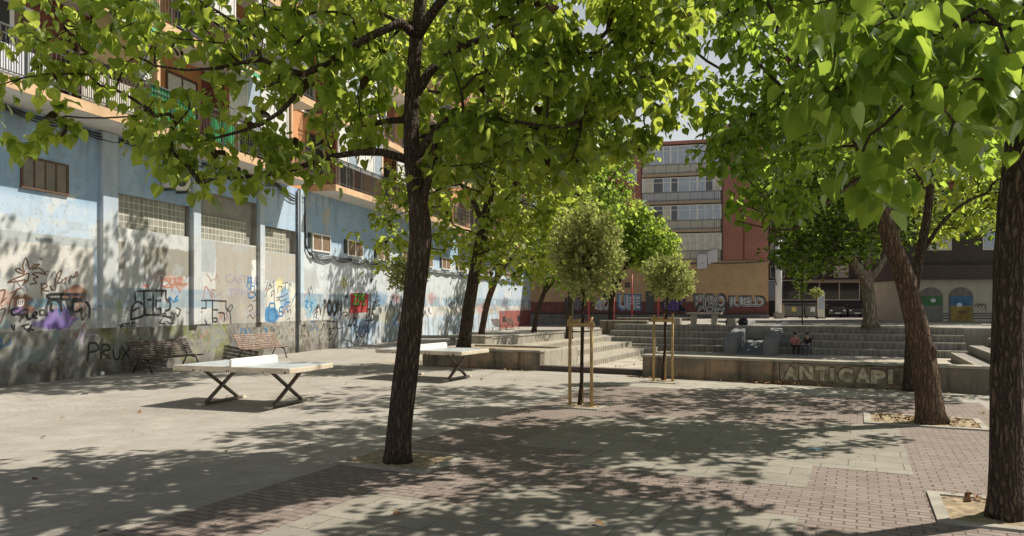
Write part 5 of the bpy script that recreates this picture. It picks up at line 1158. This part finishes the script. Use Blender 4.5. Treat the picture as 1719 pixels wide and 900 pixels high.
# ================================================================== table tennis tables
def table(label, c, rot, seed):
    t = thing('table_tennis_table', label, 'table tennis table', c, rot, 'outdoor table tennis tables')
    hx, hy, zt = 1.37, .7625, .80
    MB().box(-hx, hx, -hy, hy, zt-.10, zt).build('tabletop', 'cream_metal', t, bevel=.012)
    s_ = MB(); s_.box(-hx+.02, hx-.02, -hy+.02, hy-.02, zt+.001, zt+.004); s_.build('playing_surface', 'table_top', t)
    ln = MB(); ln.box(-hx+.02, hx-.02, -.012, .012, zt+.0045, zt+.006)
    for y in (-hy+.02, hy-.06): ln.box(-hx+.02, hx-.02, y, y+.04, zt+.0065, zt+.008)
    ln.build('court_line', 'white_paint', t)
    if seed == 2:
        sc_ = MB(); rq = random.Random(4)
        for x0 in (-1.25, -.35): sc_.ribbon([(x0+.05*k, zt-.05+rq.uniform(-.03, .03)) for k in range(9)], .012, -hy-.002)
        sc_.build('scribble', 'black', t)
    rs_ = MB(); rq = random.Random(seed+20)
    for k in range(9): x0, x1 = rq.uniform(-1.3, 1.25), rq.uniform(.015, .06); rs_.box(x0, x0+x1, -hy-.0015, -hy+.01, zt-.098, zt-.098+rq.uniform(.012, .05))
    rs_.build('rust_stain', 'brown_spray', t)
    # solid net plate with rounded top corners
    poly = [(-.74, zt+.004), (.74, zt+.004), (.74, zt+.10), (.72, zt+.135), (.68, zt+.155), (-.68, zt+.155), (-.72, zt+.135), (-.74, zt+.10)]
    nb = MB(); n = len(poly)
    for x in (-.03, .03): nb.v += [(x, y, z) for y, z in poly]
    nb.f = [tuple(reversed(range(n))), tuple(range(n, 2*n))]+[(i, (i+1) % n, n+(i+1) % n, n+i) for i in range(n)]; nb.m = [0]*len(nb.f)
    nb.build('net_plate', 'white_paint', t, bevel=.006)
    for sx in (-1, 1):
        x = sx*.80
        for a, b in ((-.50, .50), (.50, -.50)):
            o = .022 if a < 0 else -.022
            MB().bar((x+o, a, .05), (x+o, b, zt-.10), .04, .085, up=(1, 0, 0)).build('leg', 'steel', t, bevel=.006)
        MB().bar((x, -.62, .035), (x, .62, .035), .09, .05).build('foot_rail', 'steel', t, bevel=.008)
        for y in (-.70, .57): MB().box(x-.07, x+.07, y, y+.13, 0, .045).build('foot', 'cream_metal', t, bevel=.01)
        MB().bar((x-sx*.03, 0, .40), (x-sx*.47, 0, zt-.10), .03, .03).build('brace', 'steel', t)
    return t
table('nearest cream table tennis table with a white net plate, in full view on the left', (-5.27, 15.0, 0), math.radians(-18), 1)
table('far table tennis table partly hidden behind the central dark trunk', (-2.2, 20.25, 0), math.radians(-26), 2)

# ================================================================== benches
def bench(wood, L=2.3):
    t = thing('park_bench', 'x', 'bench')
    mb = MB()
    for k in range(6): mb.box(-L/2, L/2, -.42+.082*k, -.42+.082*k+.06, .42+.004*k*(k-5), .455+.004*k*(k-5))
    mb.build('seat', wood, t, bevel=.008)
    mb = MB()
    for k in range(7):
        y = .08+.04*k; z = .50+.068*k; mb.bar((-L/2, y, z), (L/2, y, z), .028, .052, up=(0, .5, 1))
    mb.build('backrest', wood, t)
    for x in (-L/2+.22, L/2-.22):
        lg = MB(); lg.tube([(x, -.42, .0), (x, -.36, .22), (x, -.30, .36), (x, -.1, .40), (x, .06, .42), (x, .16, .62), (x, .34, .93)], .022, 7)
        lg.tube([(x, .30, 0), (x, .2, .2), (x, .06, .41)], .022, 7); lg.tube([(x, -.42, .01), (x, -.46, .012)], .03, 6)
        lg.build('leg', 'dark_metal', t, smooth=True)
    return t
def wbench(bt, s, off, label, rz=0.):
    d = Vector((.249, .969, 0)); n = Vector((.969, -.249, 0)); p = P0+d*s+n*off
    bt.location = p; bt.rotation_euler = (0, 0, W_ROT+rz); bt['label'] = label; bt['group'] = 'benches along the graffitied wall'
bn = bench('bench_wood'); wbench(bn, 4.95, .66, 'dark wooden bench by the wall, just left of the near table', math.radians(-6))
b2_ = bench('bench_wood_worn'); wbench(b2_, 10.0, .68, 'worn brown bench by the wall with white scribbles, behind the near table', math.radians(-6))
sg = MB()
for k in range(3):
    P = []; rr = random.Random(70+k)
    for i in range(14): P.append((-.62+.09*i, .60+.1*k+rr.uniform(-.05, .07)))
    for i in range(len(P)-1):
        f_ = lambda q: (q[0], .06+(q[1]-.5)*.59+.0-.022, q[1]); sg.bar(f_(P[i]), f_(P[i+1]), .004, .016, up=(0, 1, -.6))
sg.build('scribble', 'paper', b2_)
for k, s in enumerate((41.5, 45.6)):
    o = copy_tree(bn); wbench(o, s, 1.2, ('left one of two far benches between the trunks by the wall', 'right one of two far benches, nearer the red dado')[k])

# ================================================================== red poles, column, street furniture
for k, (u, v0_, v1_, lab) in enumerate(((988, 552, 485, 'thin red pole just right of the larger lollipop stakes'), (1031, 548, 492, 'short thin red pole beside the bright tree trunk'), (1061, 545, 460, 'tall red pole in front of the beige wall vent'), (1105, 545, 470, 'red pole half hidden behind the smaller lollipop shrub'))):
    Yp = 63.; p = PX(u, 520, Yp); zt = PX(u, v1_, Yp).z
    t = thing('red_pole', lab, 'pole', (p.x, p.y, 0), 0, 'red poles of the play area')
    MB().tube([(0, 0, 0), (0, 0, zt)], .05, 10).build('post', 'red_pole', t, smooth=True); MB().box(-.14, .14, -.14, .14, 0, .02).build('base_plate', 'rail', t)
    MB().tube([(0, 0, zt), (0, 0, zt+.04)], .06, 10).build('cap', 'rail', t)
p = PX(1307, 520, 70); t = thing('white_column', 'tall white sunlit column beside the corner of the beige wall', 'column', (p.x, p.y, ZT))
MB().tube([(0, 0, .55), (0, 0, 7.5)], .3, 20).build('shaft', 'white_col', t, smooth=True); MB().box(-.36, .36, -.36, .36, 0, .55).build('base', 'kerbstone', t, bevel=.02)
MB().tube(sag([(-.45, -.1, 6.8), (-.55, -.12, 4.6), (-.3, -.32, 3.2)], 0, amp=.1), .04, 6).build('cable', 'cable', t)
def dumpster(p, rot, label, w=1.9):
    t = thing('dumpster', label, 'dumpster', p, rot, 'dumpsters at the kerb')
    b_ = MB(); b_.prism([(-w/2+.1, .2), (w/2-.1, .2), (w/2, 1.25), (-w/2, 1.25)], -.5, .5); b_.build('body', 'dumpster', t, bevel=.04)
    l_ = MB(); l_.prism([(-w/2-.03, 1.255), (w/2+.03, 1.255), (w/2-.12, 1.48), (-w/2+.12, 1.48)], -.54, .54); l_.build('lid', 'shutter_dark', t, bevel=.04)
    for x in (-w/2+.25, w/2-.25):
        for y in (-.35, .35): MB().tube([(x-.04, y, .1), (x+.04, y, .1)], .1, 12).build('wheel', 'tyre', t)
    MB().box(-w/2-.12, -w/2-.02, -.05, .05, 1.0, 1.1).build('lifting_pin', 'steel', t); MB().box(w/2+.02, w/2+.12, -.05, .05, 1.0, 1.1).build('lifting_pin', 'steel', t)
    MB().box(-.22, .2, -.515, -.47, .65, 1.1).build('sticker', 'yellow_spray' if 'yellow' in label else 'linen', t)
    return t
q = PX(1331, 520, 72); dumpster((q.x, q.y, ZT), math.radians(-8), 'wide grey dumpster with a yellow sticker near the white column')
q = PX(1362, 520, 72); dumpster((q.x, q.y, ZT), math.radians(-8), 'narrower grey dumpster with a pale sticker beside the info post', 1.5)
q = PX(1378, 520, 70.5); t = thing('info_post', 'tall narrow grey information post between the dumpsters and the cars', 'information post', (q.x, q.y, ZT), math.radians(-10))
MB().box(-.33, .33, -.12, .12, 0, 2.5).build('body', 'gal_panel', t, bevel=.03); MB().box(-.25, .25, -.128, -.118, .9, 2.3).build('panel', 'glass_sky', t); MB().box(-.4, .4, -.18, .18, 0, .1).build('base', 'rail', t)
q = PX(1471, 520, 71); t = thing('waste_bin', 'pale plastic bin right of the plane trunk', 'bin', (q.x, q.y, ZT), 0)
MB().prism([(-.32, .1), (.32, .1), (.4, 1.1), (-.4, 1.1)], -.35, .35).build('body', 'linen', t, bevel=.03); MB().box(-.43, .43, -.4, .4, 1.102, 1.18).build('lid', 'gal_panel', t, bevel=.02)
for x in (-.25, .25): MB().tube([(x-.03, .25, .1), (x+.03, .25, .1)], .1, 10).build('wheel', 'tyre', t)
q = PX(1493, 520, 69); t = thing('street_sign', 'thin street sign post with a round plate right of the plane tree', 'sign', (q.x, q.y, ZT), 0)
MB().tube([(0, 0, 0), (0, 0, 2.6)], .035, 8).build('post', 'steel', t, smooth=True); MB().tube([(0, -.045, 2.3), (0, -.036, 2.3)], .32, 20).build('plate', 'gal_panel', t)
MB().box(-.3, .9, -.02, .02, 2.75, 3.0).build('name_plate', 'gal_panel', t)
# parked cars, noses to the plaza
def car(p, rot, label, paint):
    t = thing('parked_car', label, 'car', p, rot, 'cars parked across the street')
    W = .86
    body = MB(); side = [(-2.0, .32), (2.0, .32), (2.05, .6), (2.0, .86), (1.15, .95), (-1.85, 1.0), (-2.05, .8), (-2.05, .5)]
    n = len(side)
    for y, k in ((-W, .97), (-W+.08, 1.), (W-.08, 1.), (W, .97)): body.v += [(x*k, y, .6+(z-.6)*k) for x, z in side]
    for a in range(3):
        for i in range(n): j = (i+1) % n; body.f.append((a*n+i, a*n+j, (a+1)*n+j, (a+1)*n+i)); body.m.append(0)
    body.f += [tuple(reversed(range(n))), tuple(range(3*n, 4*n))]; body.m += [0, 0]
    body.build('body', paint, t, smooth=False, bevel=.03)
    cab = MB(); lo = [(-1.75, -.80, .98), (1.1, -.80, .95), (1.1, .80, .95), (-1.75, .80, .98)]; hi = [(-1.3, -.62, 1.45), (.3, -.62, 1.45), (.3, .62, 1.45), (-1.3, .62, 1.45)]
    cab.v = lo+hi; cab.f = [(0,1,5,4), (1,2,6,5), (2,3,7,6), (3,0,4,7), (4,5,6,7)]; cab.m = [0]*5
    cab.build('cabin', paint, t, bevel=.03)
    g_ = MB(); g_.quad((1.06, -.70, .99), (1.06, .70, .99), (.36, .57, 1.42), (.36, -.57, 1.42)); o = g_.build('windscreen', 'glass', t); o.location = (.02, 0, .015)
    for sy in (-1, 1):
        g_ = MB(); g_.quad((-1.5, sy*.79, 1.0), (.85, sy*.79, .98), (.22, sy*.65, 1.4), (-1.2, sy*.65, 1.4)); o = g_.build('side_window', 'glass', t); o.location = (0, sy*.012, 0)
        MB().ell((1.97, sy*.62, .72), (.10, .18, .09)).build('headlight', 'lamp_glass', t, smooth=True)
        MB().box(.75, .9, sy*.98-.08, sy*.98+.08, .98, 1.1).build('mirror', paint, t, bevel=.02)
        for x in (1.3, -1.3):
            wh = MB().tube([(x, sy*.72, .32), (x, sy*.88, .32)], .32, 20).build('wheel', 'tyre', t); MB().tube([(x, sy*.872, .32), (x, sy*.888, .32)], .2, 16).build('rim', 'steel', wh)
    MB().box(2.035, 2.06, -.26, .26, .42, .53).build('number_plate', 'linen', t); MB().box(2.02, 2.045, -.5, .5, .58, .68).build('grille', 'shutter_dark', t)
    return t
q = PX(1401, 520, 77); car((q.x, q.y, ZT), math.radians(-105), 'black parked car beside the info post, nose to the square', 'car_black')
q = PX(1434, 520, 77); car((q.x, q.y, ZT), math.radians(-107), 'dark grey parked car just left of the plane trunk', 'car_grey')
# picnic table and bags on the far level
q = GP(1182, 545.5, ZT); t = thing('picnic_table', 'small pale concrete picnic table below the silver graffiti', 'table', q, AB_ROT)
MB().box(-1.1, 1.1, -.4, .4, .68, .78).build('tabletop', 'kerbstone', t, bevel=.02); [MB().box(x, x+.3, -.3, .3, .05, .68).build('leg', 'cwall2', t) for x in (-.8, .5)]; MB().box(-1., 1., -.35, .35, 0, .05).build('base', 'cwall2', t)
for sx in (-1.75, 1.75): MB().box(sx-.25, sx+.25, -.3, .3, 0, .42).build('stool', 'cwall2', t, bevel=.02)
q = GP(1226, 546, ZT)
for k, lab in enumerate(('black rucksack lying left on the top step by the ramp', 'black rucksack standing right on the top step by the ramp')):
    t = thing('rucksack', lab, 'bag', (q.x+.75*k, q.y-.2*k, ZT+.006), .3*k, 'black rucksacks by the ramp')
    MB().prism([(-.27, 0), (.27, 0), (.29, .25), (.2, .44), (-.14, .47), (-.28, .28)], -.15, .15).build('body', 'dark_cloth', t, bevel=.06); MB().prism([(-.2, .03), (.2, .03), (.18, .24), (-.18, .24)], -.24, -.152).build('pocket', 'dark_cloth', t, bevel=.03)
    MB().tube([(-.12, .16, .5), (-.14, .3, .35), (-.12, .2, .1)], .02, 5).build('strap', 'dark_cloth', t); MB().tube([(.12, .16, .5), (.14, .3, .35), (.12, .2, .1)], .02, 5).build('strap', 'dark_cloth', t)
# sheets hanging from the lowest gallery
for k, (ua, ub, va, vb, lab) in enumerate(((1170, 1187, 427, 452, 'longer white sheet hanging left from the lowest gallery rail'), (1188, 1205, 422, 444, 'slanted white sheet hanging right from the lowest gallery rail'))):
    a, b = FP(ua, va), FP(ub, vb); mb = MB(); n = 8
    for i in range(n+1):
        for j in range(9):
            s_ = i/n; mb.v.append((a[0]+(b[0]-a[0])*s_, -.20-.03*math.sin(s_*9+k)*(.3+j/8), a[1]+(b[1]-a[1])*j/8+(.25*s_ if k else .05*s_)))
    for i in range(n):
        for j in range(8): q_ = i*9+j; mb.f.append((q_, q_+9, q_+10, q_+1)); mb.m.append(0)
    o = mb.build('hanging_sheet', 'linen', None, smooth=True, loc=F0, rotz=F_ROT); sd = o.modifiers.new('Solid', 'SOLIDIFY'); sd.thickness = .012
    tag(o, lab, 'sheet', 'laundry sheets on the gallery')

# ================================================================== two people sitting on the steps
def person(label, loc, rot, top, legs, lean, arm, hair_long, seed):
    t = thing('person', label, 'person', loc, rot, 'people sitting on the steps')
    J = {'pel': (0, .10, .11, .155), 'sp': (0, .08-.03*lean, .30, .145), 'ch': (0, .04-.12*lean, .47, .16), 'nk': (0, .0-.20*lean, .60, .055), 'hd': (0, -.03-.24*lean, .69, .085), 'ht': (0, -.03-.26*lean, .78, .082)}
    E = [('pel', 'sp'), ('sp', 'ch'), ('ch', 'nk'), ('nk', 'hd'), ('hd', 'ht')]
    for s, sx in (('l', -1), ('r', 1)):
        J['hip'+s] = (sx*.10, .04, .10, .095); J['kn'+s] = (sx*.13, -.40, .13, .068); J['an'+s] = (sx*.12, -.38, -.31, .046); J['to'+s] = (sx*.14, -.55, -.355, .04)
        J['sh'+s] = (sx*.175, .03-.13*lean, .52, .065); J['el'+s] = (sx*.23, -.10-.14*lean, .30, .045); J['wr'+s] = (sx*arm, -.33, .22, .032); J['pa'+s] = (sx*arm*.9, -.40, .20, .034)
        E += [('pel', 'hip'+s), ('hip'+s, 'kn'+s), ('kn'+s, 'an'+s), ('an'+s, 'to'+s), ('ch', 'sh'+s), ('sh'+s, 'el'+s), ('el'+s, 'wr'+s), ('wr'+s, 'pa'+s)]
        for f_ in range(5):
            dx = (f_-2)*.018; ln = (.045, .07, .08, .074, .06)[f_] if f_ else .05
            J['f%d%s' % (f_, s)] = (sx*arm*.9+dx*1.5, -.40-ln*.7, .195-(.0 if f_ else -.01), .0095); J['g%d%s' % (f_, s)] = (sx*arm*.9+dx*1.7, -.40-ln, .175, .008)
            E += [('pa'+s, 'f%d%s' % (f_, s)), ('f%d%s' % (f_, s), 'g%d%s' % (f_, s))]
    keys = list(J); me = bpy.data.meshes.new('body'); me.from_pydata([J[k][:3] for k in keys], [(keys.index(a), keys.index(b)) for a, b in E], []); me.update()
    o = bpy.data.objects.new('body', me); COL.objects.link(o)
    sk = o.modifiers.new('Skin', 'SKIN')
    for i, k in enumerate(keys): me.skin_vertices[0].data[i].radius = (J[k][3], J[k][3]*(.8 if k in ('pel', 'sp', 'ch') else 1))
    me.skin_vertices[0].data[0].use_root = True
    o.modifiers.new('Sub', 'SUBSURF').levels = 2
    dg = bpy.context.evaluated_depsgraph_get(); m2 = bpy.data.meshes.new_from_object(o.evaluated_get(dg)); bpy.data.objects.remove(o)
    m2.name = 'body'; m2.materials.clear()
    for k in ('skin', top, legs, 'shutter_dark'): m2.materials.append(M[k])
    K = np.array([J[k][:3] for k in keys])
    for p in m2.polygons:
        k = keys[int(np.linalg.norm(K-np.array(p.center), axis=1).argmin())]
        p.material_index = 2 if k[:2] in ('pe', 'hi', 'kn', 'an') else (3 if k[:2] == 'to' else (1 if k[:2] in ('sp', 'ch', 'sh', 'el') else 0)); p.use_smooth = True
    o = bpy.data.objects.new('body', m2); COL.objects.link(o); o.parent = t
    hx, hy, hz = J['ht'][:3]
    h = MB(); h.ell((hx, hy+.035, hz-.005), (.105, .10, .115)); 
    if hair_long: h.ell((hx, hy+.09, hz-.17), (.085, .055, .16))
    h.build('hair', 'hair', t, smooth=True)
    for sx in (-1, 1): MB().ell((hx+sx*.033, hy-.082, hz-.045), (.012, .008, .009), 8, 6).build('eye', 'hair', t)
    MB().ell((hx, hy-.095, hz-.075), (.013, .022, .022), 8, 6).build('nose', 'skin', t); MB().ell((hx, hy-.08, hz-.11), (.024, .008, .007), 8, 6).build('mouth', 'faint_red', t)
    for sx in (-1, 1): MB().ell((hx+sx*.088, hy+.0, hz-.06), (.012, .022, .032), 8, 6).build('ear', 'skin', t)
    return t
pz_ = -.42
A_ = AB(-3.3, 45.1); person('person on the left with long dark hair, pink top and dark trousers', (A_.x, A_.y, pz_+.01), AB_ROT+.25, 'pink', 'dark_cloth', .6, .10, True, 1)
A_ = AB(-2.6, 45.1); person('person on the right in a black top and blue jeans', (A_.x, A_.y, pz_+.01), AB_ROT-.25, 'dark_cloth', 'jeans', .35, .14, False, 2)

# ================================================================== litter
def crumple(name, p, r, mat, label, cat, seed):
    rng = random.Random(seed); bm = bmesh.new(); bmesh.ops.create_icosphere(bm, subdivisions=2, radius=1)
    for v in bm.verts: v.co = Vector((v.co.x*r[0], v.co.y*r[1], max(v.co.z, -.3)*r[2]+.3*r[2]))*rng.uniform(.7, 1.25)
    me = bpy.data.meshes.new(name); bm.to_mesh(me); bm.free(); me.materials.append(M[mat]); o = bpy.data.objects.new(name, me); COL.objects.link(o); o.location = p; tag(o, label, cat)
crumple('crumpled_paper', GP(170, 630), (.09, .07, .09), 'paper', 'white crumpled paper on the ground against the wall, left of the dark bench', 'litter', 1)
crumple('wrapper', GP(1367, 754, .008), (.11, .05, .012), 'bluepaper', 'flat pale blue wrapper lying on the grey slabs on the right', 'litter', 2)
crumple('dark_stone', GP(142, 662), (.08, .05, .02), 'shutter_dark', 'small dark stone on the concrete at the far left', 'stone', 3)
def fallen(P, name, mat, sz):
    P = np.array(P); n = len(P); rng = np.random.default_rng(3)
    A = rng.normal(0, 1, (n, 3))*np.array([1, 1, .25]); Nn = np.array([0, 0, 1.])+rng.normal(0, .45, (n, 3))
    return leaf_mesh(name, P, A, Nn, rng.uniform(*sz, n), rng.random(n), (LV, LF), M[mat])
o = fallen([tuple(GP(998, 876, .03))], 'fallen_leaf', 'drygold', (.10, .11)); tag(o, 'single brown curled leaf on the grey slabs at the bottom', 'leaf')
P = []; rng = np.random.default_rng(8)
for k in range(150): b = rng.normal(-1.9, .55); P.append(tuple(AB(b, 20.05-.083*(b+5.5)-abs(rng.normal(0, .10)), .03+rng.random()*.05)))
for k in range(120): b = rng.uniform(-5.5, 8); P.append(tuple(AB(b, 20.12-.083*(b+5.5)-abs(rng.normal(0, .12)), .025)))
for k in range(50): P.append(tuple(AB(rng.normal(-5.2, .35), 20.0-abs(rng.normal(0, .1)), .03)))
for k in range(60): P.append(tuple(AB(rng.uniform(-12, -8.8), 20.6-abs(rng.normal(0, .2)), .025)))
for k in range(70): P.append(tuple(AB(rng.uniform(-11.0, -9), rng.uniform(21.5, 40), ZF+.03)))
for k in range(90): P.append(tuple(AB(1.0+rng.uniform(-.75, .75), 14.4+rng.uniform(-.5, .5), .05)))
for k in range(26): P.append(tuple(AB(1.35+rng.uniform(-.55, .2), 8.72+rng.uniform(-.1, .1), .05)))
for k in range(40): P.append(tuple(AB(rng.uniform(-13, 3), rng.uniform(4, 20), .03)))
o = fallen(P, 'fallen_leaves', 'drygold', (.04, .09)); tag(o, 'scattered dry brown leaves along the foot of the low wall', 'leaves', kind='stuff')
n_ = 2400; P = np.stack([RNG.uniform(-14, 3, n_), RNG.uniform(3, 20, n_)], 1); P = [tuple(AB(b, a, .014)) for b, a in P]
o = fallen(P, 'debris', 'soil', (.008, .022)); tag(o, 'tiny leaf crumbs and grit scattered over the paving', 'debris', kind='stuff')

# ================================================================== light, sky, camera
EL = math.radians(52); D = Vector((.943*math.cos(EL), .333*math.cos(EL), math.sin(EL)))
w = bpy.data.worlds.new('World'); sc.world = w; w.use_nodes = True; nt = w.node_tree
sky = nt.nodes.new('ShaderNodeTexSky'); sky.sky_type = 'NISHITA'; sky.sun_disc = False; sky.sun_elevation = EL; sky.sun_rotation = math.atan2(D.x, D.y)
sky.dust_density = 2.0; sky.air_density = 1.0; sky.ozone_density = 1.0
# bright summer haze towards the horizon
tcw = nt.nodes.new('ShaderNodeTexCoord'); sxw = nt.nodes.new('ShaderNodeSeparateXYZ'); nt.links.new(tcw.outputs['Generated'], sxw.inputs[0])
hz = mixc(nt, sky.outputs[0], (15.0, 15.4, 15.2), mapr(nt, sxw.outputs[2], .05, .7, .95, 0))
nt.links.new(hz, nt.nodes['Background'].inputs[0]); nt.nodes['Background'].inputs[1].default_value = .043
sd = bpy.data.lights.new('sun', 'SUN'); sd.energy = 5.0; sd.angle = math.radians(.53); sd.color = (1, .925, .80)
so = bpy.data.objects.new('sun', sd); COL.objects.link(so); so.rotation_euler = D.to_track_quat('Z', 'Y').to_euler(); so.location = (20, 0, 40)
cd = bpy.data.cameras.new('camera'); cam = bpy.data.objects.new('camera', cd); COL.objects.link(cam)
cam.location = (0, 0, H); cam.rotation_euler = (PI/2, 0, 0); cd.sensor_width = 36; cd.lens = F/1719*36; cd.shift_y = (V0-450)/1719; cd.clip_start = .05; cd.clip_end = 3000
sc.camera = cam
vs_ = sc.view_settings; vs_.view_transform = 'Standard'; vs_.look = 'None'; vs_.gamma = 1; vs_.use_curve_mapping = False; vs_.exposure = .40
sc.cycles.max_bounces = 8; sc.cycles.transmission_bounces = 4; sc.cycles.diffuse_bounces = 4; sc.cycles.use_denoising = True
sc.cycles.sample_clamp_indirect = 8
